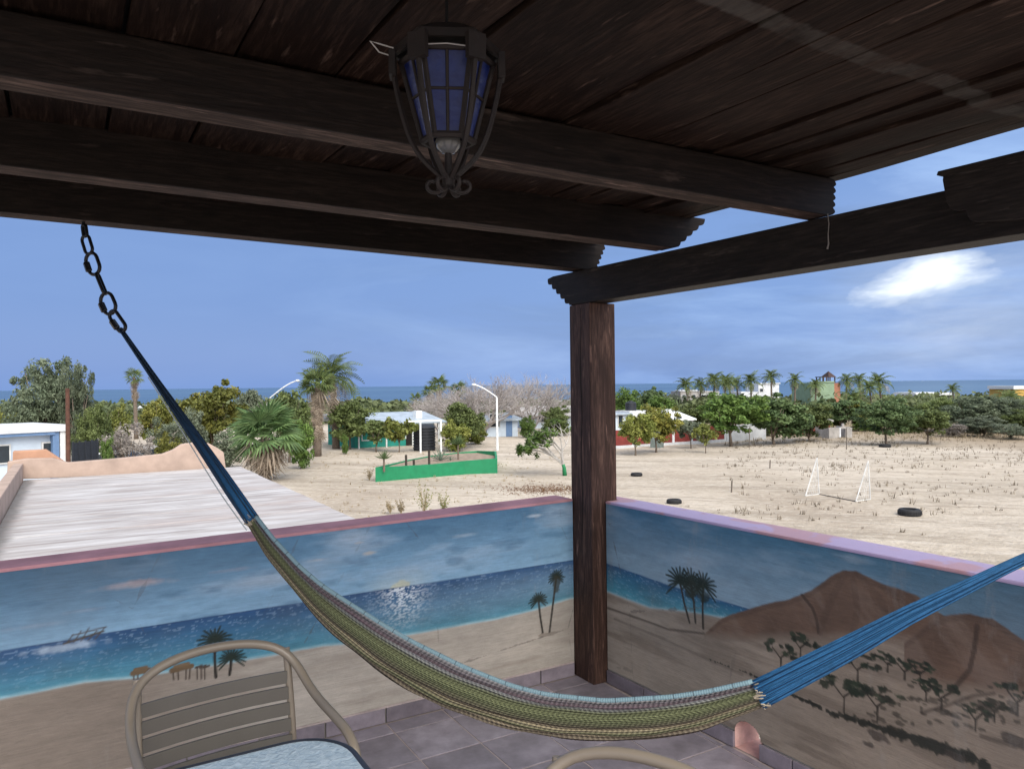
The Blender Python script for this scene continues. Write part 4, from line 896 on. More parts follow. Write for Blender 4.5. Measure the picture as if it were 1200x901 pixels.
def trunk_mesh(v, zlo):
    key = (v, round(zlo, 1))
    if key not in TRUNK:
        r = random.Random(v*5+1); b = MB(); ph = r.uniform(0, 6); fork = max(.08, zlo*.9)
        b.tube([(0, 0, -.02), (.01*math.cos(ph), .01*math.sin(ph), fork*.5), (.02*math.cos(ph+1), .02*math.sin(ph+1), fork)], [.035, .026, .022], 7)
        for k in range(6):
            a = ph+k*PI/3+r.uniform(-.3, .3); q = r.uniform(.16, .32); zz = r.uniform(.62, .85)
            pts = [(.02*math.cos(ph+1), .02*math.sin(ph+1), fork*.96), (q*.45*math.cos(a), q*.45*math.sin(a), fork+(zz-fork)*.45), (q*math.cos(a+.2), q*math.sin(a+.2), zz)]
            b.tube(pts, [.017, .012, .004], 5)
            for e in range(2): a2 = a+r.uniform(-.8, .8); b.tube([pts[1], (pts[1][0]+.15*math.cos(a2), pts[1][1]+.15*math.sin(a2), pts[1][2]+r.uniform(.05, .2))], [.009, .003], 4)
        o = b.build('trunk', M_bark, None, smooth='all'); TRUNK[key] = o.data; bpy.data.objects.remove(o)
    return TRUNK[key]
ZLO = {'round': .15, 'tall': .25, 'bush': .05, 'feather': .08, 'small': .3, 'flat': .25, 'twiggy': .05}
_tv = [0]
def tree(px, D, top_py, wpx, kind, leaf, label, group='trees around the field', base_py=None, name='tree', cat='tree', bark=None, deep=1.):
    _tv[0] += 1
    if base_py is not None:
        p = on_z(px, base_py, GZ); D = float((p-CAM)@FW)
    p = ground_px(px, D); h = z_at(px, top_py, D)-p[2]; w = wpx/F*D
    t = thing(name, label, cat, p, random.uniform(0, 6.28), group)
    v = _tv[0] % 3; c = child('crown', crown(kind, v), t, scale=(w, w*deep, h), mat=M_leaf[leaf])
    child('trunk', trunk_mesh(_tv[0] % 2, ZLO[kind]), t, scale=(max(w*.75, h*.5), max(w*.75, h*.5), h*1.0), mat=bark or M_bark)
    return t
# ---- palm fronds (unit length)
def fan_leaf(name, mat, droop=.5, seg=15, pet=.42):
    b = MB(); r = random.Random(seg); pp = [(0, 0, 0), (pet*.5, 0, .03), (pet, 0, .02)]; b.tube(pp, [.018, .012, .009], 4)
    for k in range(seg):
        a = math.radians(-100+200*k/(seg-1)); L_ = (1-pet)*(.75+.25*math.cos(a))*r.uniform(.9, 1.05)
        d = np.array((math.cos(a), math.sin(a), 0)); t = np.array((-math.sin(a), math.cos(a), 0)); c = np.array((pet, 0, .02)); w = .03
        z1 = -.05*droop*(1+abs(a)); z2 = -.42*droop*L_/.58-.1*abs(a)*droop*.3
        p = [c, c+d*L_*.55+t*w+np.array((0, 0, z1-.015)), c+d*L_*.55+np.array((0, 0, z1+.01)), c+d*L_*.55-t*w+np.array((0, 0, z1-.015)), c+d*L_*.95+np.array((0, 0, z2))]
        b.add(p, [(0, 1, 2), (0, 2, 3), (1, 4, 2), (2, 4, 3)])
    o = b.build(name, mat, None); me = o.data; bpy.data.objects.remove(o)
    a = me.attributes.new('tint', 'FLOAT', 'POINT'); a.data.foreach_set('value', np.random.default_rng(2).random(len(me.vertices)).astype(np.float32)); return me
def pinnate(name, mat, n=17, droop=1., fall=.7):
    b = MB(); P_ = []
    for i in range(11): t = i/10; P_.append(np.array((t*(1-.18*droop*t), 0, .18*t*(1-t)*2-.5*droop*t**2.2*.8)))
    b.tube(P_, [.014*(1-.8*i/10) for i in range(11)], 4); r = random.Random(n)
    for i in range(n):
        t = .14+.86*i/(n-1); f = t*10; j = min(9, int(f)); c = P_[j]*(1-(f-j))+P_[j+1]*(f-j); L_ = .30*math.sin(PI*(.12+.83*t))**.7*r.uniform(.85, 1.1); tang = P_[j+1]-P_[j]; tang /= np.linalg.norm(tang)
        for s in (-1, 1):
            d = np.array((.5, s*.86, 0)); e = c+d*L_*.55+np.array((0, 0, -.12*fall*L_)); g = c+d*L_*.95+np.array((0, 0, -.75*fall*L_)); w = tang*(.016 if n > 9 else .04)
            b.add([c-w*.6, c+w*.6, e+w, g, e-w], [(0, 1, 2, 4), (4, 2, 3)])
    o = b.build(name, mat, None); me = o.data; bpy.data.objects.remove(o)
    a = me.attributes.new('tint', 'FLOAT', 'POINT'); a.data.foreach_set('value', np.random.default_rng(3).random(len(me.vertices)).astype(np.float32)); return me
FAN = fan_leaf('frond', M_leaf['palm'], .55); FANB = fan_leaf('frond', M_leaf['blue'], .45, 17); FAND = fan_leaf('dead_frond', M_leaf['palmdry'], 1.3, 11, .3); COCO = pinnate('frond', M_leaf['palm']); COCOD = pinnate('dead_frond', M_leaf['palmdry'], 15, 1.2)
COCOF = pinnate('frond', M_leaf['palm'], 9, 1.)
def fm(o3, az, el, L_, roll=0): return Matrix.Translation(Vector(o3)) @ Matrix.Rotation(az, 4, 'Z') @ Matrix.Rotation(-el, 4, 'Y') @ Matrix.Rotation(roll, 4, 'X') @ Matrix.Diagonal((L_, L_, L_, 1))
def palm(p, h, r, label, kind='coco', nf=14, L_=1.6, lean=(0, 0), dead=0, skirt=0, skirt_len=.5, seed=1, group='palms', wind=0, far=False, mat=None, dl=1.):
    rr = random.Random(seed); t = thing('palm_tree', label, 'palm tree', p, 0, group); top_ = np.array((lean[0], lean[1], h))
    pts = [(lean[0]*q**1.6, lean[1]*q**1.6, h*q-.1*(q == 0)) for q in np.linspace(0, 1, 8)]; b = MB(); b.tube(pts, [r*(1.35-.55*q) for q in np.linspace(0, 1, 8)], 8); b.build('trunk', M_bark, t, smooth='all', world=False)
    for k in range(nf):
        q = k/nf; az = k*2.399+rr.uniform(-.25, .25); el = 1.25-1.75*q+rr.uniform(-.12, .12)
        m = {'coco': COCOF if far else COCO, 'fan': FAN, 'blue': FANB}[kind]
        if wind: az = az-wind*math.sin(az-math.pi*1.15)*.8
        child('frond', m, t, M4=fm(top_+np.array((0, 0, -.12*q*h*.1)), az, el, L_*rr.uniform(.8, 1.1), rr.uniform(-.5, .5)), mat=mat)
    for k in range(dead):
        az = k*2.399+rr.uniform(-.3, .3); child('dead_frond', COCOD if kind == 'coco' else FAND, t, M4=fm(top_-np.array((0, 0, .1*L_)), az, -.25-rr.uniform(0, .95), L_*rr.uniform(.7, 1.)*dl, rr.uniform(-.6, .6)))
    for k in range(skirt):
        z = h-.05*h-skirt_len*h*rr.random(); az = k*2.399; child('dead_frond', FAND, t, M4=fm((lean[0]*(z/h)**1.6+.6*r*math.cos(az), lean[1]*(z/h)**1.6+.6*r*math.sin(az), z), az, -1.30+rr.uniform(-.12, .2), min(L_, 1.75)*rr.uniform(.6, .95)*.72, rr.uniform(-.8, .8)))
    return t
def px_h(px, D, py): p = ground_px(px, D); return p, z_at(px, py, D)-p[2]

# ---------------------------------------------------------------- left side trees
TG = 'trees and shrubs on the left'
tree(52, 52, 416, 92, 'feather', 'mesq', 'tall feathery grey green tree behind the white flat roofed house', TG)
tree(91, 50, 424, 42, 'feather', 'mesq', 'narrow feathery tree just left of the slim skirted palm, joined to a taller crown', TG)
tree(112, 46, 470, 56, 'feather', 'olive', 'low loose olive bush behind the dark fence on the left', TG, name='bush', cat='bush')
tree(136, 62, 471, 34, 'bush', 'yellow', 'yellow green bush below the slim skirted palm', TG, name='bush', cat='bush')
tree(183, 64, 466, 44, 'bush', 'gold', 'golden bush right of the slim skirted palm', TG, name='bush', cat='bush')
tree(6, 70, 476, 40, 'bush', 'yellow', 'yellow green bush at the left edge under the horizon', TG, name='bush', cat='bush')
tree(150, 42, 494, 62, 'twiggy', 'twig', 'grey leafless shrub beyond the peach parapet', TG, name='shrub', cat='shrub')
tree(198, 50, 487, 54, 'twiggy', 'grey', 'thin dusty shrub between golden tree and peach parapet', TG, name='shrub', cat='shrub')
tree(125, 40, 512, 20, 'bush', 'green', 'small green bush at the end of the dark fence', TG, name='bush', cat='bush')
tree(198, 44, 505, 38, 'bush', 'gold', 'low yellowing bush just over the peach parapet', TG, name='bush', cat='bush')
tree(250, 56, 442, 78, 'round', 'gold', 'rounded tree with yellow blotched foliage behind the peach parapet', TG)
tree(225, 52, 478, 40, 'bush', 'grey', 'grey green bush under the yellow blotched tree', TG, name='bush', cat='bush')
tree(268, 47, 500, 44, 'bush', 'grey', 'dusty low bush between the peach parapet end and fan palm', TG, name='bush', cat='bush')
tree(292, 62, 456, 44, 'tall', 'grey', 'pale grey green tree between golden tree and fan palm', TG)
tree(338, 50, 456, 64, 'tall', 'olive', 'green tree directly behind the large fan palm', TG)
tree(352, 46, 490, 36, 'bush', 'green', 'green bush right of the large fan palm', TG, name='bush', cat='bush')
tree(409, 59, 470, 60, 'tall', 'olive', 'leafy tree right of the two skirted palms', TG)
tree(440, 57, 493, 42, 'small', 'olive', 'small round tree in front of the green building, left one', TG)
tree(467, 56.5, 490, 38, 'small', 'yellow', 'small yellow green tree in front of the green building beside the dark tank', TG)
tree(404, 55, 507, 10, 'bush', 'green', 'slim green shrub at foot of the second skirted palm', TG, name='shrub', cat='shrub')
tree(543, 60, 470, 58, 'tall', 'olive', 'olive tree beside the white frame of the dark tank', TG)
tree(534, 57, 490, 46, 'bush', 'yellow', 'yellow green bush right of the white frame', TG, name='bush', cat='bush')
tree(557, 63, 488, 36, 'bush', 'yellow', 'yellow green bush left of the street lamp', TG, name='bush', cat='bush')
tree(497, 88, 468, 34, 'bush', 'dark', 'dark bush behind the roof of the green building', TG, name='bush', cat='bush')
tree(616, 70, 486, 24, 'bush', 'green', 'green bush behind the frangipani near the street lamp', TG, name='bush', cat='bush')
tree(650, 74, 474, 44, 'bush', 'olive', 'olive bush left of the wooden post, below the grey roof', TG, name='bush', cat='bush')
# big fan palm
p = on_z(309, 562, GZ); D0 = float((p-CAM)@FW)
palm(p, 2.35, .26, 'large low fan palm with green crown and drooping dead fronds beside the concrete roof', 'blue', 36, 2.4, (.1, 0), 26, 30, .6, 5, None, mat=None, dl=.9)
# two washingtonias
p, h = px_h(371, 53.9, 451); palm(p, h, .24, 'tall palm with long shaggy grey skirt, left of the pair', 'fan', 26, 1.7, (.1, .1), 4, 80, .60, 6, None, dl=1.)
p, h = px_h(393, 59.6, 441); palm(p, h, .24, 'tall coconut palm with green and yellowing fronds, right of the pair', 'coco', 22, 3.2, (-.2, .2), 5, 30, .55, 8, None, wind=.3)
p, h = px_h(159, 76, 442); palm(p, h, .17, 'slim distant fan palm with dead skirt standing alone on the left', 'fan', 16, 1.25, (-.15, 0), 3, 26, .28, 9, None)
for i, (px, D, py, s, L_, lb) in enumerate(((514, 92, 452, 11, 1.7, 'fan palm above the bare trees, tallest of its clump'), (503, 96, 459, 12, 1.4, 'fan palm left in the clump above the bare trees'), (537, 94, 457, 13, 1.5, 'fan palm right in the clump above the bare trees'), (487, 98, 468, 14, 1.2, 'low fan palm at left end of the clump by the beach houses'))):
    p, h = px_h(px, D, py); palm(p, h, .2, lb, 'fan', 18, L_, (0, 0), 3, 10, .25, s, 'fan palms behind the green building')
# ---------------------------------------------------------------- bare grey trees (recursive limbs)
def bare_mesh(seed, spread=1., levels=6, r0=.02, n0=7):
    r = random.Random(seed); b = MB()
    def grow(p, d, L_, rad, lv):
        q = np.array(p)+np.array(d)*L_; b.tube([p, tuple((np.array(p)+q)/2+np.array((r.gauss(0, .02), r.gauss(0, .02), 0))*L_*2), tuple(q)], [rad, rad*.85, rad*.65], 4 if lv > 1 else 6, cap=False)
        if lv >= levels: return
        for _ in range(4 if lv < 3 else 3):
            e = np.array(d)+np.array([r.gauss(0, .5*spread), r.gauss(0, .5*spread), r.gauss(.08, .3)]); e /= np.linalg.norm(e); grow(tuple(q), e, L_*r.uniform(.62, .88), rad*.58, lv+1)
    for k in range(n0):
        a = k*2*PI/n0+r.uniform(-.4, .4); e = np.array((math.cos(a)*.65*spread, math.sin(a)*.65*spread, .8)); e /= np.linalg.norm(e); grow((0, 0, 0), e, .26, r0, 1)
    v = np.array(b.v); v[:, :2] *= .5/np.percentile(np.abs(v[:, :2]), 99); v[:, 2] *= 1/np.percentile(v[:, 2], 99.5); b.v = [tuple(x) for x in v]
    o = b.build('branches', M_barkg, None); me = o.data; bpy.data.objects.remove(o); return me
M_barkg = plain('dry_grey_branch', (.36, .325, .305), .9, .25, 8, 0)
BA, BB_ = bare_mesh(3), bare_mesh(9)
for px, D, top_, w, me, lb in ((560, 72, 445, 150, BA, 'broad leafless grey tree behind the street lamp, left of two'), (622, 80, 441, 100, BB_, 'taller leafless pale grey tree left of the wooden post'), (515, 78, 460, 76, BB_, 'low leafless grey tree behind the dark tank')):
    p, h = px_h(px, D, top_); t = thing('bare_tree', lb, 'tree', p, px*.1, 'leafless grey trees'); child('branches', me, t, scale=(w/F*D, w/F*D, h))
    MB().tube([(0, 0, -.1), (0, 0, .4)], [.25, .2], 8).build('trunk', M_barkg, t, world=False)
# frangipani with green painted trunk
p = on_z(662, 557, GZ); D0 = float((p-CAM)@FW); t = thing('frangipani_tree', 'half bare frangipani tree with pale branches and green painted trunk before the post', 'tree', p)
r = random.Random(12); b = MB(); tips = []
b.tube([(0, 0, -.05), (-.05, 0, .45), (-.12, 0, .62)], [.13, .10, .09], 8); b.build('painted_trunk', M_greenpaint, t, world=False, smooth='all'); b = MB()
rx_, ry_ = RT[:2], FW[:2]
def fgrow(p_, d, L_, rad, lv):
    q = np.array(p_)+d*L_; b.tube([p_, tuple(q)], [rad, rad*.75], 6 if lv < 3 else 4, cap=False)
    if lv >= 5: tips.append(q); return
    for s in range(3 if lv < 2 else 2):
        e = d+np.array([r.gauss(0, .42), r.gauss(0, .42), r.gauss(.04, .25)])+np.array([-RT[0]*.14, -RT[1]*.14, -.02]); e /= np.linalg.norm(e); fgrow(tuple(q), e, L_*r.uniform(.66, .9), rad*.68, lv+1)
for k in range(4):
    a = k*1.6; e = np.array((-RT[0]*.45+math.cos(a)*.5, -RT[1]*.45+math.sin(a)*.5, .75)); e /= np.linalg.norm(e); fgrow((-.12, 0, .6), e, .75, .062, 1)
b.build('branches', M_barkw, t, world=False)
tp = np.array(tips); sel = tp[(tp[:, :2]@RT[:2] < -.9) | (np.random.default_rng(1).random(len(tp)) < .22)]; k = np.repeat(np.arange(len(sel)), 26); rng = np.random.default_rng(5); d = rng.normal(size=(len(k), 3)); d /= np.linalg.norm(d, axis=1)[:, None]
me = quads_mesh('foliage', sel[k]+d*.24*rng.random((len(k), 1))**.5-np.array([0, 0, .12]), d*.5+np.array([0, 0, .6]), np.full(len(k), .055), rng.random(len(k)), M_leaf['green'], 2.2); child('foliage', me, t)
# ---------------------------------------------------------------- right side trees
RG = 'trees along the far side of the field'
for px, bp, top_, w, kd, lf, lb in (
 (744, 533, 483, 46, 'tall', 'yellow', 'yellow green tree right of the wooden post before the red wall'),
 (768, 530, 474, 54, 'tall', 'gold', 'golden green tree before the red wall by the grey pedestal'),
 (809, 525, 492, 32, 'small', 'grey', 'small grey green tree in front of the red wall'),
 (826, 531, 497, 26, 'small', 'yellow', 'small spindly yellow green tree in front of the red wall end'),
 (856, 522, 459, 88, 'flat', 'green', 'broad vivid green round tree at the end of the red wall'),
 (906, 520, 458, 84, 'round', 'dark', 'broad dark olive tree in front of the white wall'),
 (948, 517, 471, 58, 'round', 'olive', 'leafy tree left of the grey block ruin'),
 (1038, 522, 466, 70, 'flat', 'dark', 'dark green tree with clear trunk right of the grey block ruin'),
 (1086, 520, 478, 56, 'flat', 'olive', 'small dusty tree with thin trunk standing alone on dry grass')):
    tree(px, 0, top_, w, kd, lf, lb, RG, base_py=bp)
for px, D, top_, w, kd, lf, lb in (
 (735, 88, 454, 42, 'bush', 'green', 'bright green tree immediately right of the wooden post, behind the blue house'),
 (757, 96, 452, 46, 'round', 'dark', 'dark green tree behind the black roof tank'),
 (775, 84, 462, 44, 'bush', 'green', 'green bush right of the black roof tank'),
 (790, 100, 462, 42, 'bush', 'grey', 'grey green bush left of the pale flat building'),
 (812, 88, 470, 46, 'bush', 'olive', 'olive bush in front of the pale flat building'),
 (870, 92, 460, 50, 'bush', 'dark', 'dark bush behind the broad vivid green tree'),
 (893, 70, 492, 40, 'bush', 'olive', 'low olive bush at the foot of the white wall'),
 (930, 72, 490, 46, 'bush', 'dark', 'low dark bush before the brown shed'),
 (955, 76, 484, 40, 'bush', 'yellow', 'yellowish bush just left of the grey block ruin'),
 (1014, 74, 492, 36, 'bush', 'green', 'low green bush right of the grey block ruin'),
 (1060, 72, 494, 44, 'bush', 'grey', 'low dusty bush behind the tree with the clear trunk'),
 (985, 76, 464, 52, 'round', 'dark', 'dark leafy tree behind the grey block ruin'),
 (1003, 77, 470, 52, 'round', 'gold', 'yellowish tree right behind the grey block ruin'),
 (965, 78, 466, 46, 'round', 'dark', 'dark tree below the green house'),
 (1062, 76, 474, 44, 'bush', 'dark', 'dark bush between dark green tree and lone dusty tree'),
 (1105, 74, 464, 74, 'feather', 'olive', 'dusty feathery shrub behind the lone dusty tree'),
 (1136, 71, 463, 84, 'feather', 'mesq', 'wide grey green mesquite shrub right of the lone dusty tree'),
 (1176, 73, 465, 84, 'feather', 'mesq', 'grey green mesquite shrub near the right edge'),
 (1152, 66, 486, 60, 'feather', 'grey', 'low dusty shrub with dead branches by the field edge'),
 (1204, 68, 478, 64, 'feather', 'olive', 'olive shrub cut by the right edge'),
 (1116, 66, 494, 44, 'twiggy', 'twig', 'dry grey shrub at the field edge right of the lone tree'),
 (1184, 63, 495, 56, 'twiggy', 'grey', 'pale dry shrub at the field edge near the right')):
    tree(px, D, top_, w, kd, lf, lb, RG, name='tree' if 'tree' in lb.split(',')[0] and 'shrub' not in lb and 'bush' not in lb else 'shrub', cat='tree' if 'shrub' not in lb and 'bush' not in lb else 'shrub')
FP = [(806, 446, 118, 'leftmost distant palm above the pale flat building'), (820, 444, 122, 'second distant palm above the pale flat building'), (836, 443, 118, 'distant palm over the right corner of the pale flat building'), (849, 441, 125, 'distant palm left in the tall clump beside the pale flat building'), (858, 443, 115, 'distant palm in middle of the clump beside the pale flat building'), (866, 446, 120, 'distant palm right in the clump beside the pale flat building'), (880, 440, 118, 'windswept distant palm left of the white house'), (904, 437, 114, 'windswept distant palm in front of the white house'), (931, 441, 112, 'distant palm midway between white house and green house'), (955, 444, 116, 'distant palm touching left edge of the green house'), (991, 442, 118, 'distant palm right of the terracotta side of the green house'), (1009, 440, 112, 'tall distant palm, first right of the green house group'), (1022, 448, 104, 'palm with leaning fronds left of the windblown one'), (1034, 444, 106, 'windblown palm right of the green house'), (1119, 449, 140, 'lone distant palm against the sea on the right'), (1184, 462, 96, 'low palm near the right edge among shrubs'), (1000, 466, 90, 'low palm with yellow fronds above the grey block ruin'), (1052, 464, 92, 'low palm above the dark green tree')]
for i, (px, py, D, lb) in enumerate(FP):
    p, h = px_h(px, D, py+5.5+2*math.sin(i*2.3)); palm(p, h, .13, lb, 'coco', 17, random.uniform(1.8, 2.5)*(.85 if D > 130 else 1), (random.uniform(-.9, .3), 0), 3, 0, .3, 30+i, 'distant coconut palms', wind=random.uniform(.5, 1.0), far=True)
# ---------------------------------------------------------------- far woodland (reads as one mass)
rng = np.random.default_rng(8); Ps, Ns, Ss, Ts = [], [], [], []
for i in range(760):
    D = 95+rng.random()**1.6*430; px = rng.uniform(-160, 1400); p = ground_px(px, D); 
    if px < 660 and D < 105: continue
    hh = rng.uniform(2.2, 5.0)*(1.0 if D < 200 else 1.1); ww = rng.uniform(4, 9)*(1+D/500); nlf = int(150 if D < 200 else 80)
    base_top = 470 if (430 < px < 520) else (466 if px < 740 else 459)
    hh = min(hh, max(1.2, z_at(px, base_top+rng.uniform(-2, 10), D)-p[2]))
    d = rng.normal(size=(nlf, 3)); d /= np.linalg.norm(d, axis=1)[:, None]; d[:, 2] = np.abs(d[:, 2]); rad = rng.uniform(.6, 1.05, nlf)[:, None]
    Ps.append(p+d*rad*np.array([ww/2, ww/2, hh])); Ns.append(d+rng.normal(size=d.shape)*.5); Ss.append(np.full(nlf, .0042*D*.5+.12)*rng.uniform(.6, 1.3, nlf)); Ts.append(np.full(nlf, rng.random())*.7+rng.random(nlf)*.3)
Ns = np.concatenate(Ns); Ns /= np.linalg.norm(Ns, axis=1)[:, None]
fw = bpy.data.objects.new('distant_woodland', quads_mesh('distant_woodland', np.concatenate(Ps), Ns, np.concatenate(Ss), np.concatenate(Ts), leafmat('far_foliage', (.085, .11, .048), (.155, .18, .08)), 1.4)); C.objects.link(fw)
tag(fw, 'mass of green scrub and trees reaching down to the sea', 'woodland', kind='stuff')
# ---------------------------------------------------------------- dry grass
def tufts(name, n, region, hr, mat, label, seed, blades=6, kindly='grass'):
    rng = np.random.default_rng(seed); b = MB(); tint = []
    for i in range(n):
        x, y = region(rng); z = ground_z(x, y)-.02; h = rng.uniform(*hr)*(.6+.8*rng.random())
        for k in range(blades):
            a = rng.uniform(0, 6.28); l = rng.uniform(.1, .7)*h; ex, ey = x+math.cos(a)*l, y+math.sin(a)*l; ox, oy = rng.normal(0, h*.3, 2); w = .012+.03*h
            b.add([(x+ox-w*math.sin(a), y+oy+w*math.cos(a), z), (x+ox+w*math.sin(a), y+oy-w*math.cos(a), z), (ex+ox, ey+oy, z+h*rng.uniform(.5, 1.1))], [(0, 1, 2)]); tint.append(rng.random())
    o = b.build(name, mat); a = o.data.attributes.new('tint', 'FLOAT', 'POINT'); a.data.foreach_set('value', np.repeat(tint, 3).astype(np.float32)); return tag(o, label, kindly, kind='stuff')
def reg(px0, px1, d0, d1, pw=1., ncl=90, spread=1.1):
    st = {}
    def f(rng):
        if 'c' not in st:
            st['c'] = []
            for _ in range(ncl):
                D = d0+(d1-d0)*rng.random()**pw; p = at(rng.uniform(px0, px1), 450, D); st['c'].append((p[0], p[1], spread*rng.uniform(.3, 1.6)))
        if rng.random() < .35:
            D = d0+(d1-d0)*rng.random()**pw; p = at(rng.uniform(px0, px1), 450, D); return p[0], p[1]
        c = st['c'][int(len(st['c'])*rng.random()**1.7)]; return c[0]+rng.normal(0, c[2]*1.6), c[1]-rng.normal(0, c[2]*.8)
    return f
tufts('dry_grass', 1800, reg(860, 1270, 26, 74, .75, 70, 1.3), (.05, .26), leafmat('grey_scrub', (.15, .12, .085), (.29, .24, .17), .4), 'sparse dry weeds scattered over the sandy field', 21, 6)
tufts('dry_grass', 3600, reg(850, 1290, 62, 92, 1., 160, 2.2), (.14, .34), M_leaf['straw'], 'band of brown dry grass along the far side of the field', 22, 6)
tufts('dry_grass', 700, reg(360, 690, 26, 56), (.05, .16), M_leaf['straw'], 'thin dead grass on the sand between roof and planter', 23, 6)
tufts('dry_leaf_litter', 1100, lambda rng: tuple((on_z(640+rng.normal(0, 26), 571+rng.normal(0, 3.), GZ))[:2]), (.05, .10), leafmat('brown_litter', (.16, .08, .04), (.28, .15, .08), .4), 'patch of brown leaf litter under the frangipani tree', 24, 5, 'leaf litter')
# tall weeds just over the left wall
for i, (px, bp, h, lb) in enumerate(((497, 600, 1.25, 'tallest yellowing weed over the pink coping'), (520, 598, .75, 'thin yellowing weed right of the tallest one over the coping'), (470, 601, .6, 'low yellowing weed left of the tallest one over the coping'), (433, 562, .75, 'small dry shrub at the left end of the green planter'), (457, 600, .5, 'lowest weed furthest left over the pink coping'))):
    p = on_z(px, bp, GZ); t = thing('weed', lb, 'plant', p, i, 'weeds beyond the wall'); r = random.Random(i); b = MB(); q = []
    for k in range(16):
        a = r.uniform(0, 6.28); e = r.uniform(.1, .42)*h; tip = np.array((math.cos(a)*e, math.sin(a)*e, h*r.uniform(.35, 1.))); b.tube([(0, 0, -.05), tuple(tip*.5+np.array((0, 0, .12*h))), tuple(tip)], [.009, .007, .003], 4, cap=False); q += [tip*s for s in np.linspace(.3, 1, 5)]
    b.build('stem', plain('dry_stem', (.34, .27, .16), .9), t, world=False); q = np.array(q); k = np.repeat(np.arange(len(q)), 2); rng = np.random.default_rng(i); d = rng.normal(size=(len(k), 3)); d /= np.linalg.norm(d, axis=1)[:, None]
    child('foliage', quads_mesh('foliage', q[k]+d*.05, d, np.full(len(k), .020), rng.random(len(k)), M_leaf['straw' if i in (2, 3, 4) else 'yellow'], 2.4), t)

# ================================================================== YARD THINGS
# green planter: boat shaped low wall
pl = thing('planter', 'boat shaped low planter with bright green painted wall and rubble soil', 'planter', on_z(510, 553, GZ))
out = [on_z(*p, GZ) for p in ((440, 563.5), (470, 561), (508, 558), (545, 555), (583, 553.5), (582, 543), (560, 539), (535, 540), (505, 544), (480, 549), (455, 556))]
def loop_wall(pts, t_, zs, m):
    P_ = np.array([p[:2] for p in pts]); n = len(P_); c = P_.mean(0); I_ = []
    for i in range(n):
        e1 = P_[i]-P_[i-1]; e2 = P_[(i+1) % n]-P_[i]; nn = np.array([-(e1[1]/np.linalg.norm(e1)+e2[1]/np.linalg.norm(e2)), e1[0]/np.linalg.norm(e1)+e2[0]/np.linalg.norm(e2)]); nn /= np.linalg.norm(nn)
        if nn@(c-P_[i]) < 0: nn = -nn
        I_.append(P_[i]+nn*t_)
    vs = [(*p, GZ-.15) for p in P_]+[(*p, GZ+z) for p, z in zip(P_, zs)]+[(*p, GZ+z) for p, z in zip(I_, zs)]+[(*p, GZ-.15) for p in I_]
    fs = []
    for i in range(n):
        j = (i+1) % n
        for r_ in range(3): fs.append((r_*n+i, r_*n+j, (r_+1)*n+j, (r_+1)*n+i))
    m.add(vs, fs); return I_
b = MB(); I_ = loop_wall(out, .14, [.72, .68, .66, .72, .80, .78, .62, .56, .55, .55, .58], b); M_green = plain('bright_green_paint', (.010, .205, .085), .6, .15, 3); b.build('planter_wall', M_green, pl)
b = MB(); b.add([(p[0], p[1], GZ+.50) for p in I_], [tuple(range(len(I_)))]); b.build('soil', plain('rubble_soil', (.30, .23, .17), .95, .4, 4, .8, 12), pl)
def agave(px, py, h, n, lb, stem=0, mat='agave'):
    p = on_z(px, py, GZ+.6); p[2] = GZ+.53; t = thing('agave', lb, 'plant', p, 0, 'plants in the green planter'); r = random.Random(px)
    if stem: MB().tube([(0, 0, -.05), (0, 0, stem)], [.06, .05], 7).build('stem', M_bark, t, world=False)
    b = MB(); b.add([(0, -.045, 0), (0, .045, 0), (.45, .055, .03), (.45, -.055, .03), (1, 0, .02), (.45, 0, -.03)], [(0, 1, 2, 5), (0, 5, 3), (5, 2, 4), (3, 5, 4)]); o = b.build('leaf', M_leaf[mat], None); me = o.data; bpy.data.objects.remove(o); a = me.attributes.new('tint', 'FLOAT', 'POINT'); a.data.foreach_set('value', np.full(6, .5, np.float32))
    for k in range(n): child('leaf', me, t, M4=fm((0, 0, stem), k*2.399, .25+1.1*k/n, h*r.uniform(.8, 1.1)))
agave(537, 536.5, .75, 30, 'dark spiky yucca on a short stem in the green planter', .85, 'dark'); agave(516, 538, .85, 16, 'pale agave rosette in the middle of the green planter')
agave(450, 550, .6, 26, 'dark spiky yucca at the left end of the green planter', .6, 'dark'); agave(528, 538, .4, 10, 'small agave beside the yucca in the green planter')
for px, py, h, lb in ((476, 549, .75, 'dark stake at left in the green planter'), (503, 545, .85, 'dark stake in the middle of the green planter'), (485, 547, .4, 'short dark stake in the green planter')):
    p = on_z(px, py, GZ+.5); t = tag(MB().box((p[0]-.05, p[1]-.05, p[2]-.05), (p[0]+.05, p[1]+.05, p[2]+h)).build('stake', plain('dark_wood', (.05, .04, .032), .9)), lb, 'stake', 'stakes in the planter')
# street lamp
def lamp(px, D, top_, side, lb, arm=2.2, bend=.78):
    p, h = px_h(px, D, top_); t = thing('street_lamp', lb, 'street lamp', p, 0, 'white street lamps'); s = np.array((RT[0], RT[1], 0))*side
    MB().tube([(0, 0, -.1), (0, 0, h*.5), (0, 0, h*bend)], [.10, .085, .07], 10).build('pole', M_white, t, world=False, smooth=True)
    q = [np.array((0, 0, h*bend)), np.array((0, 0, h*bend))+s*arm*.5+np.array((0, 0, h*(1-bend)*.62)), np.array((0, 0, h*.985))+s*arm*.85, np.array((0, 0, h*.995))+s*arm]
    MB().tube(resample(q, 12), .05, 8).build('arm', M_white, t, world=False, smooth=True)
    c = q[-1]; MB().lathe([(0, .09), (.12, .08), (.19, .0), (.17, -.06), (.0, -.11)], 14, tuple(c)).build('lamp_head', M_white, t, world=False, smooth=True)
lamp(582, 57.9, 450, -1, 'white street lamp with curved arm standing beyond the green planter', 1.75, .80)
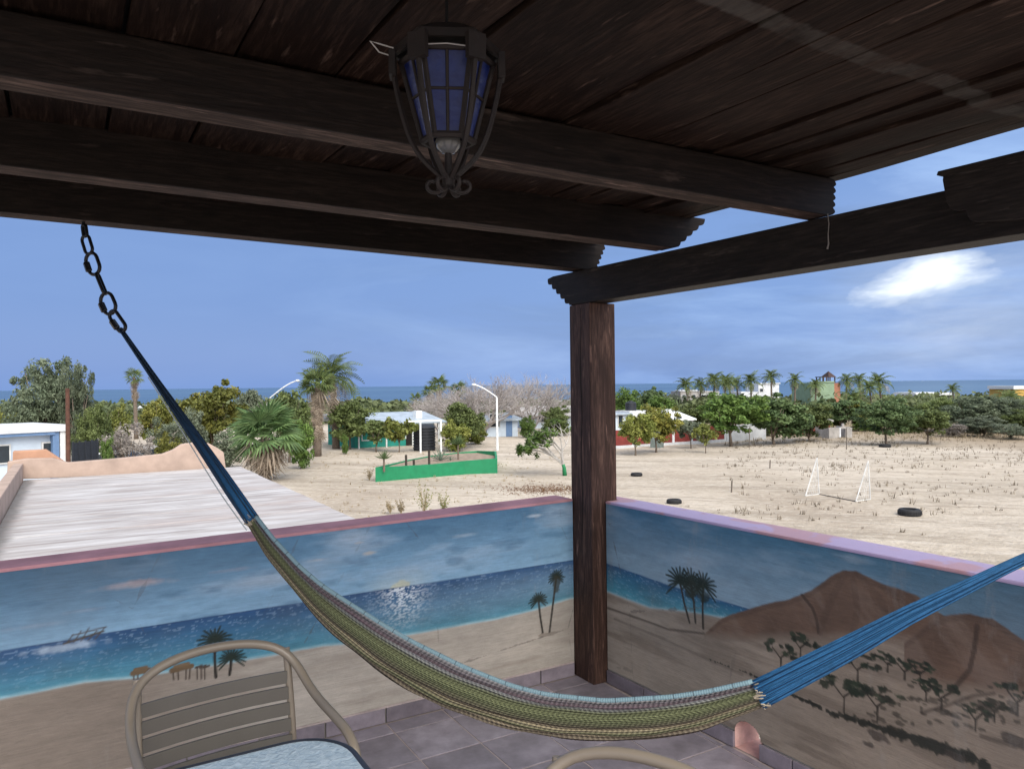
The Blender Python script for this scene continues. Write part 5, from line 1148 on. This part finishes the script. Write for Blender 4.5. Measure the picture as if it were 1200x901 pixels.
lamp(312, 62, 446, 1, 'white street lamp with only its arm showing above the fan palm', 2.6, .70)
MB_pole = thing('utility_pole', 'rusty brown pole standing beside the white flat roofed house', 'pole', ground_px(79, 30))
_p, _h = px_h(79, 30, 455); MB().tube([(0, 0, -.2), (0, 0, _h)], [.095, .08], 10).build('pole', plain('rusty_pole', (.10, .045, .03), .85, .4, 6), MB_pole, world=False, smooth=True)
MB().box((-.16, -.16, -.12), (.16, .16, .06)).build('footing', M_core, MB_pole, world=False)
# tyres
M_rub = plain('black_rubber', (.018, .018, .02), .75, .3, 12, .3, 30)
def tyre(px, py, dia, lb, buried=0):
    p = on_z(px, py, GZ); p = (p[0], p[1], ground_z(p[0], p[1])-.04); R_ = dia/2; t = thing('tyre', lb, 'tyre', p, px, 'old tyres on the sand'); w = .27*dia/.8
    prof = [(R_*.58, .02), (R_*.62, 0), (R_*.88, 0), (R_*.97, w*.15), (R_, w*.3), (R_, w*.7), (R_*.97, w*.85), (R_*.88, w), (R_*.62, w), (R_*.58, w-.02), (R_*.60, w*.5), (R_*.58, .02)]
    MB().lathe(prof, 32).build('casing', M_rub, t, world=False, smooth=True)
    b = MB()
    for k in range(26):
        a = 2*PI*k/26; c_, s_ = math.cos(a), math.sin(a); q = lambda x, y, z: (c_*x-s_*y, s_*x+c_*y, z)
        b.hexa([q(R_-.01, -.03, w*.25), q(R_+.012, -.03, w*.25), q(R_+.012, .03, w*.25), q(R_-.01, .03, w*.25)], [q(R_-.01, -.03, w*.75), q(R_+.012, -.03, w*.75), q(R_+.012, .03, w*.75), q(R_-.01, .03, w*.75)])
    tag(b.build('tread', M_rub, t, world=False), kind='stuff')
tyre(1066, 603, .79, 'black tyre lying flat nearest the wall on the right of the field'); tyre(790, 590, .6, 'small black tyre lying just over the lavender coping right of the post'); tyre(746, 558, .6, 'small dark tyre standing out on the sand nearest the wooden post'); tyre(1037, 525, .8, 'dark tyre lying far off at edge of the dry grass')
# mini goal: two triangular sides joined by a ground bar
gp = [on_z(*p, GZ) for p in ((944, 582), (960, 580), (1003, 588.5), (1020, 586))]; gt = thing('football_goal', 'small white football goal frame with triangular sides and ground bar', 'goal', gp[0])
hs_ = 1.62
for a, c in ((gp[0], gp[1]), (gp[2], gp[3])):
    u = np.array([0, 0, 1.]); a = a+u*.04; c = c+u*.04; tp_ = c+u*hs_-(c-a)*.12
    b = MB(); b.tube([a, tp_], .025, 8); b.tube([c, tp_], .025, 8); b.tube([a, c], .022, 8); b.build('side_frame', M_offwhite, gt, smooth=True)
    b = MB()
    for q in np.linspace(.12, .88, 7):
        b.tube([a+(tp_-a)*q, c+(tp_-c)*q], .006, 4); b.tube([a+(c-a)*q, (a+(tp_-a)*q) if q > .5 else (c+(tp_-c)*(1-q))], .006, 4)
    tag(b.build('net', M_offwhite, gt), kind='stuff')
MB().tube([gp[1]+np.array([0, 0, .03]), gp[2]+np.array([0, 0, .03])], .03, 8).build('ground_bar', M_iron, gt)
# stakes in the field
for px, py, h, lb in ((878, 524, 1.5, 'thin dark stake in front of the white wall'), (992, 527, 1.6, 'thin stake in front of the grey block ruin'), (857, 576, .5, 'short stick in the sand left of the goal'), (902, 549, .5, 'short stick among dark weeds in the field')):
    p = on_z(px, py, GZ); tag(MB().tube([(p[0], p[1], GZ-.2), (p[0]+.05, p[1], GZ+h)], .035, 6).build('stake', plain('grey_wood', (.12, .10, .08), .9)), lb, 'stake', 'stakes in the field')
# ================================================================== BUILDINGS
M_glass = plain('dark_window_glass', (.03, .04, .05), .15, .2, 3, 0)
def frame_at(px0, px1, D0_, D1_):
    a, c = ground_px(px0, D0_), ground_px(px1, D1_); u = c[:2]-a[:2]; L_ = np.linalg.norm(u); u /= L_; v = np.array([-u[1], u[0]]); 
    if v@(FW[:2]) < 0: v = -v
    return a, u, v, L_
class Bld:
    """a building whose front runs from column px0 to px1"""
    def __init__(s, name, label, cat, px0, px1, D0_, D1_):
        s.a, s.u, s.v, s.L = frame_at(px0, px1, D0_, D1_); s.t = thing(name, label, cat, s.a); s.D0, s.D1, s.px0, s.px1 = D0_, D1_, px0, px1
    def P(s, x, y, z): q = s.a[:2]+s.u*x+s.v*y; return (q[0], q[1], z)
    def z(s, py, f=0.): return z_at(s.px0+(s.px1-s.px0)*f, py, s.D0+(s.D1-s.D0)*f)
    def box(s, name, mat, x0, x1, y0, y1, z0, z1, z0b=None, bevel=0):
        b = MB(); zb = z1 if z0b is None else z0b
        b.hexa([s.P(x0, y0, z0), s.P(x1, y0, z0), s.P(x1, y1, z0), s.P(x0, y1, z0)], [s.P(x0, y0, z1), s.P(x1, y0, z1), s.P(x1, y1, zb), s.P(x0, y1, zb)]); return b.build(name, mat, s.t, bevel=bevel)
    def window(s, x0, x1, z0, z1, mat=None, frame=None, name='window'):
        f = s.box(name, frame or M_offwhite, x0-.08, x1+.08, -.05, .02, z0-.08, z1+.08); b = MB(); b.hexa([s.P(x0, -.058, z0), s.P(x1, -.058, z0), s.P(x1, -.03, z0), s.P(x0, -.03, z0)], [s.P(x0, -.058, z1), s.P(x1, -.058, z1), s.P(x1, -.03, z1), s.P(x0, -.03, z1)])
        g = b.build('pane' if name == 'window' else 'leaf', mat or M_glass, s.t); return f
M_lblue = plain('pale_blue_wall', (.52, .60, .68), .8, .12, 2); M_trim = plain('blue_trim', (.13, .22, .38), .7, .15); M_teal = plain('teal_green_wall', (.02, .26, .21), .75, .2, 2); M_metal = plain('pale_metal_roof', (.37, .43, .49), .5, .25, 1.5)
M_red = plain('brick_red_paint', (.23, .042, .035), .8, .25, 2); M_ww = plain('white_wall', (.62, .64, .66), .8, .2, 1.5); M_grey = plain('grey_block', (.36, .34, .32), .9, .3, 2); M_sage = plain('sage_green_wall', (.26, .36, .24), .85, .15, 1); M_terra = plain('terracotta_wall', (.42, .19, .12), .85, .2, 1); M_darkf = plain('dark_screen', (.025, .03, .04), .8, .3, 8); M_tank = plain('black_plastic_tank', (.02, .022, .028), .5, .2)
# white/blue flat roofed house at left
B = Bld('flat_roofed_house', 'white flat roofed house with blue fascia and dark windows at the left edge', 'house', -60, 75, 27, 30)
zt_, zf_ = B.z(497, 1), B.z(505, 1)
B.box('wall', M_lblue, 0, B.L-.35, .3, 3, GZ-.2, zf_); B.box('roof', M_ww, -.3, B.L+.0, -.1, 3.2, zf_+.002, zt_); B.box('fascia', M_trim, -.3, B.L-.35, -.05, .29, zf_-.12, zf_)
B.box('corner_column', M_trim, B.L-.42, B.L-.2, .0, .3, GZ-.2, zf_-.002); B.box('downpipe', M_white, B.L-.16, B.L+.04, -.02, .2, GZ-.2, zt_-.02)
wx = lambda px: (px+60)/135*B.L
zz0, zz1 = B.z(537, 1), B.z(518.5, 1)
for a, c in ((-30, 9), (51, 66)):
    f = B.box('window', M_offwhite, wx(a)-.06, wx(c)+.06, .23, .29, zz0-.06, zz1+.06); b = MB(); b.hexa([B.P(wx(a), .22, zz0), B.P(wx(c), .22, zz0), B.P(wx(c), .26, zz0), B.P(wx(a), .26, zz0)], [B.P(wx(a), .22, zz1), B.P(wx(c), .22, zz1), B.P(wx(c), .26, zz1), B.P(wx(a), .26, zz1)]); o = b.build('pane', M_glass, B.t); o.parent = f; o.location = B.t.location-f.location-B.t.location
# dark screen fence
B = Bld('screen_fence', 'dark screened fence beside the rusty pole', 'fence', 84, 113, 36, 38)
for k in range(4): B.box('screen_panel', M_darkf, B.L*k/4+.02, B.L*(k+1)/4-.02, 0, .05, GZ, B.z(517.5, .5))
for k in range(5): B.box('fence_post', M_darkf, B.L*k/4-.04, B.L*k/4+.04, -.06, -.002, GZ, B.z(516, .5))
# parked cars behind the parapet
def car(px, D, w, lb, mat):
    p = ground_px(px, D); t = thing('parked_car', lb, 'car', p, math.radians(-30)+w, 'cars parked beyond the peach parapet')
    prof = [(-2.1, .35), (-2.15, .75), (-2.0, .92), (-1.5, .98), (-.9, 1.42), (.55, 1.45), (1.2, 1.0), (2.0, .88), (2.15, .6), (2.1, .35)]
    MB().prism([(x, -.82, z) for x, z in prof], (0, 0, 0), (0, 1.64, 0)).build('body', mat, t, world=False, bevel=.05)
    for s in (-1, 1):
        q = [(-1.35, .98), (-.85, 1.34), (.5, 1.37), (1.0, 1.0)]; MB().prism([(x, s*.825-.005, z) for x, z in q], (0, 0, 0), (0, .012, 0)).build('side_window', M_glass, t, world=False)
        for x in (-1.35, 1.35): MB().tube([(x, s*.66, .32), (x, s*.84, .32)], .32, 18).build('wheel', M_rub, t, world=False, smooth=True)
    MB().hexa([(1.19, -.7, 1.02), (1.21, -.7, 1.0), (1.21, .7, 1.0), (1.19, .7, 1.02)], [(.60, -.62, 1.43), (.63, -.62, 1.42), (.63, .62, 1.42), (.60, .62, 1.43)]).build('windscreen', M_glass, t, world=False)
car(139, 43, 0, 'white car seen over the peach parapet below the grey shrub', M_white); car(175, 46, .3, 'grey car seen over the peach parapet under the dusty shrub', M_grey)
# green building with pale metal roof
B = Bld('green_building', 'long teal green building with pale metal roof behind small trees', 'building', 415, 508, 60, 64)
ze, zr = B.z(496, .5), B.z(486, .5)
B.box('wall', M_teal, 0, B.L, .0, 6, GZ-.2, ze-.1)
B.box('roof', M_metal, -.6, B.L+.7, -1.0, 3.2, ze-.06, ze+.06, zr+.08); B.box('roof', M_metal, -.6, B.L+.7, 3.21, 7., zr-.02, zr+.07, ze+.05)
for a, c in ((.09, .3), (.5, .62)): B.window(B.L*a, B.L*c, GZ+.7, GZ+2.0, M_teal, M_white)
B.box('door', M_iron, B.L*.63, B.L*.76, -.03, .02, GZ-.1, GZ+2.0); B.box('corrugated_panel', M_lblue, B.L*.78, B.L*.99, -.08, .02, GZ-.1, GZ+2.1)
for f in (.0, .33, .66, 1.0): B.box('roof_post', M_white, B.L*f-.05, B.L*f+.05, -.9, -.8, GZ-.1, ze-.065)
B.box('roof_vent', M_white, B.L*.8, B.L*.88, .5, 1.1, ze, ze+.95)
# tank with its frame
p = ground_px(496.5, 58); tk = thing('water_tank', 'tall dark ribbed water tank beside the green building', 'tank', p); ht = z_at(496.5, 497, 58)-p[2]; R_ = 12.5/F*58
MB().lathe([(0, 0), (R_, 0), (R_, ht*.9), (R_*.8, ht*.98), (R_*.25, ht), (0, ht)], 28).build('body', M_tank, tk, world=False, smooth=True)
for k in range(8): z = ht*(.06+.11*k); MB().lathe([(R_-.01, z), (R_+.05, z+.05), (R_+.05, z+.10), (R_-.01, z+.15)], 28).build('rib', M_tank, tk, world=False)
B = Bld('pipe_frame', 'white pipe frame standing before the dark water tank', 'frame', 492, 516, 56, 56.5); zt_ = B.z(493, .5)
for x in (0, B.L): B.box('upright', M_white, x-.06, x+.06, -.06, .06, GZ-.1, zt_-.06)
B.box('crossbar', M_white, -.9, B.L+.06, -.06, .06, zt_-.058, zt_+.06)
# small pale blue house by the lamp, long grey roof
B = Bld('small_house', 'small pale blue house behind the street lamp', 'house', 570, 606, 72, 73); B.box('wall', M_lblue, 0, B.L, 0, 4, GZ-.2, B.z(493, .5)); B.box('roof', M_metal, -.4, B.L+.4, -.6, 4.3, B.z(493, .5)+.002, B.z(490.5, .5), B.z(486, .5)); B.window(B.L*.1, B.L*.4, GZ+1.0, GZ+2.2); B.box('door', M_trim, B.L*.62, B.L*.82, -.03, .02, GZ-.1, GZ+2.1)
B = Bld('long_house', 'long low house with grey sheet roof left of the post', 'house', 612, 700, 86, 88); B.box('wall', M_lblue, 0, B.L, 0, 6, GZ-.6, B.z(488, .5)); B.box('roof', M_grey, -.5, B.L+.5, -.8, 6.5, B.z(487.5, .5), B.z(486.5, .5), B.z(477, .5))
for f in (.2, .45, .7): B.window(B.L*f, B.L*(f+.1), GZ+.7, GZ+1.6)
B = Bld('blue_roof_house', 'pale blue house below the black roof tank', 'house', 712, 736, 70, 71); B.box('wall', M_lblue, 0, B.L, 0, 5, GZ-.3, B.z(486, .5)); B.box('roof', M_metal, -.3, B.L+.2, -.4, 5.3, B.z(486, .5)+.002, B.z(484, .5)); B.window(B.L*.5, B.L*.7, GZ+1.0, GZ+2.0)
p = ground_px(739, 76); zz = z_at(739, 481, 76); ts = thing('roof_tank', 'black water tank on a white stand above the trees', 'tank', (p[0], p[1], p[2])); MB().box((-1.1, -1.1, -.2), (1.1, 1.1, zz-p[2])).build('stand', M_ww, ts, world=False); z0 = zz-p[2]+.002; MB().lathe([(0, z0), (.55, z0), (.55, z0+.75), (.45, z0+.85), (.2, z0+.9), (.18, z0+1.0), (0, z0+1.0)], 20).build('body', M_tank, ts, world=False, smooth=True)
B = Bld('white_roof_house', 'low house with bright white roof behind the golden green tree', 'house', 784, 812, 76, 77); B.box('wall', M_ww, 0, B.L, 0, 4, GZ-.3, B.z(493, .5)); B.box('roof', M_white, -.2, B.L+.2, -.3, 4.2, B.z(492.6, .5), B.z(491, .5), B.z(481, .5)); B.window(B.L*.3, B.L*.5, GZ+.8, GZ+1.6)
# red wall
B = Bld('red_wall', 'long brick red yard wall divided by white pillars', 'wall', 690, 849, 57.5, 64.5); fr = [0, .15, .30, .445, .59, .73, .865, 1.]
for i in range(7): B.box('wall_panel', M_red, B.L*fr[i]+.115, B.L*fr[i+1]-.115, 0, .2, GZ-.2, GZ+1.32+(0.02*(i % 2)))
for f in fr: B.box('pillar', M_ww, B.L*f-.113, B.L*f+.113, -.05, .25, GZ-.2, GZ+1.45)
B.box('footing', M_ww, 0, B.L, -.12, -.052, GZ-.2, GZ+.14)
B = Bld('white_wall', 'plain white yard wall under the dark olive tree', 'wall', 851, 897, 64.5, 66); B.box('wall_panel', M_ww, 0, B.L, 0, .2, GZ-.2, GZ+1.25); B.box('coping', M_ww, -.05, B.L+.05, -.04, .24, GZ+1.252, GZ+1.32)
B = Bld('brown_shed', 'low dark brown shed behind the trees right of the white wall', 'shed', 920, 972, 70, 71); B.box('wall', M_red, 0, B.L, 0, 3, GZ-.2, GZ+1.2); B.box('roof', M_grey, -.2, B.L+.2, -.3, 3.2, GZ+1.202, GZ+1.35, GZ+1.7); B.box('door', M_iron, B.L*.4, B.L*.52, -.03, .01, GZ-.1, GZ+1.0)
# transformer pedestal
p = on_z(770, 524, GZ); D0 = float((p-CAM)@FW); tr = thing('utility_pedestal', 'grey green utility pedestal before the red wall', 'cabinet', p, .5); MB().box((-.45, -.4, -.1), (.45, .4, .75)).build('cabinet', plain('grey_green_metal', (.2, .24, .22), .6), tr, world=False, bevel=.03); MB().lathe([(0, .752), (.3, .752), (.3, 1.2), (.22, 1.35), (0, 1.35)], 16, (0, 0, 0)).build('housing', M_metal, tr, world=False, smooth=True); MB().box((-.5, -.45, -.12), (.5, .45, -.0)).build('plinth', M_grey, tr, world=False)
# block ruin
B = Bld('block_ruin', 'roofless grey block hut with broken wall and dark opening', 'ruin', 971, 998, 65.5, 66); z1 = B.z(501, .5)
B.box('wall', M_grey, 0, B.L*.5, 0, .2, GZ-.2, z1); B.box('wall', M_grey, B.L*.5+.002, B.L*.72, .0, .2, GZ+1.0, z1-.1); B.box('wall', M_grey, B.L*.722, B.L, 0, .2, GZ-.2, z1-.02); B.box('wall', M_grey, 0, .2, .202, 2, GZ-.2, z1); B.box('wall', M_grey, B.L-.2, B.L, .202, 2, GZ-.2, z1); B.box('pier', M_grey, B.L*.58, B.L*.66, .01, .18, z1-.098, z1+.35); B.box('pier', M_ww, B.L*.44, B.L*.5, -.03, -.002, GZ, z1)
# far houses
B = Bld('flat_house', 'pale grey two storey flat house among distant palms', 'house', 797, 843, 135, 135); B.box('wall', M_grey, 0, B.L, 0, 8, -9, B.z(458.5, .5))
for f in (.05, .3, .55, .78): B.window(B.L*f, B.L*(f+.09), B.z(467, .5), B.z(462.5, .5))
B.box('parapet', M_ww, -.1, B.L*.45, -.1, 4, B.z(458.4, .5), B.z(456.8, .5)); B.box('balcony', M_ww, B.L*.5, B.L, -1.2, -.002, B.z(463, .5), B.z(461.8, .5))
B = Bld('white_house', 'white distant house with dark window between windswept palms', 'house', 868, 913, 145, 145); B.box('wall', M_ww, 0, B.L*.45, 0, 8, -9, B.z(459, .5)); B.box('wall', M_ww, B.L*.46, B.L, 0, 8, -9, B.z(450, .5)); B.window(B.L*.5, B.L*.58, B.z(459, .5), B.z(455.5, .5)); B.box('roof', M_white, B.L*.44, B.L+.2, -.2, 8.2, B.z(449.9, .5), B.z(449, .5))
B = Bld('green_house', 'sage green house with terracotta side and roof pavilion', 'house', 950, 985, 118, 118); z1 = B.z(448.5, .5); B.box('wall', M_sage, 0, B.L*.79, 0, 8, -8, z1); B.box('wall', M_terra, B.L*.792, B.L, .1, 8, -8, z1-.05); B.box('parapet', M_sage, 0, B.L*.79, -.1, .15, z1+.002, z1+.25)
M_dw = plain('dark_roof_timber', (.06, .035, .03), .8)
for x in (.5, .62, .74, .9): 
    for y in (1., 3.5): B.box('pavilion_post', M_dw, B.L*x-.07, B.L*x+.07, y-.07, y+.07, z1+.002, z1+.85)
B.box('pavilion_beam', M_dw, B.L*.46, B.L*.66, .9, 3.6, z1+.852, z1+.98); b = MB(); xa, xb = B.L*.66, B.L*.93; za = z1+.852; b.add([B.P(xa, .6, za), B.P(xb, .6, za), B.P(xb, 3.9, za), B.P(xa, 3.9, za), B.P((xa+xb)/2, 2.2, za+1.0)], [(3, 2, 1, 0), (0, 1, 4), (1, 2, 4), (2, 3, 4), (3, 0, 4)]); b.build('pavilion_roof', M_dw, B.t)
B = Bld('white_warehouse', 'long low white building before the sea on the right', 'building', 1074, 1112, 190, 190); B.box('wall', M_lblue, 0, B.L, 0, 10, -12, B.z(463, .5)); B.box('roof', M_white, -.5, B.L+.5, -.5, 10.5, B.z(462.9, .5), B.z(460, .5)); B.window(B.L*.2, B.L*.3, B.z(468, .5), B.z(465, .5))
B = Bld('small_white_roof', 'small white roof left of the long white building', 'house', 1058, 1072, 170, 170); B.box('wall', M_ww, 0, B.L, 0, 5, -12, B.z(468.4, .5)); B.box('roof', M_white, -.4, B.L+.4, -.4, 5.4, B.z(468.3, .5), B.z(466.5, .5))
B = Bld('yellow_house', 'yellow and white house at the right edge below the horizon', 'house', 1189, 1225, 150, 150); B.box('wall', plain('ochre_wall', (.55, .35, .09), .8), 0, B.L, 0, 8, -11, B.z(456, .2)); B.box('gable', M_white, -.4, B.L*.3, -.3, 8, B.z(455.9, .2), B.z(452, .2)); B.box('roof', M_ww, B.L*.31, B.L, -.3, 8, B.z(455.9, .2), B.z(454.5, .2))
rr = random.Random(2)
for i, (a, c, D, top_, mt, lb) in enumerate(((522, 536, 320, 473, M_terra, 'distant beach house with reddish roof, left in the row by the sea'), (538, 552, 330, 472, M_ww, 'distant white beach house in the row by the sea'), (430, 447, 310, 474, M_ww, 'distant beach house above the left of the green building'), (449, 465, 325, 473, M_terra, 'distant beach house with peaked roof in the row by the sea'), (468, 482, 315, 474, M_grey, 'distant grey beach house at right of the row by the sea'), (642, 664, 300, 470, M_ww, 'distant pale roof by the sea beside the wooden post'), (168, 182, 120, 477, M_lblue, 'small pale blue roof right of the slim palm'), (146, 172, 130, 476, M_ww, 'long white roof behind the slim palm'))):
    B = Bld('beach_house', lb, 'house', a, c, D, D); z1 = B.z(top_+2, .5); B.box('wall', M_ww if mt is M_terra else mt, 0, B.L, 0, 7, z1-5, z1); b = MB(); e = .5; zr = B.z(top_-1, .5)
    b.add([B.P(-e, -e, z1+.01), B.P(B.L+e, -e, z1+.01), B.P(B.L+e, 7+e, z1+.01), B.P(-e, 7+e, z1+.01), B.P(B.L*.3, 3.5, zr), B.P(B.L*.7, 3.5, zr)], [(3, 2, 1, 0), (0, 1, 5, 4), (1, 2, 5), (2, 3, 4, 5), (3, 0, 4)]); b.build('roof', mt, B.t)
print('scene built', len(bpy.data.objects))
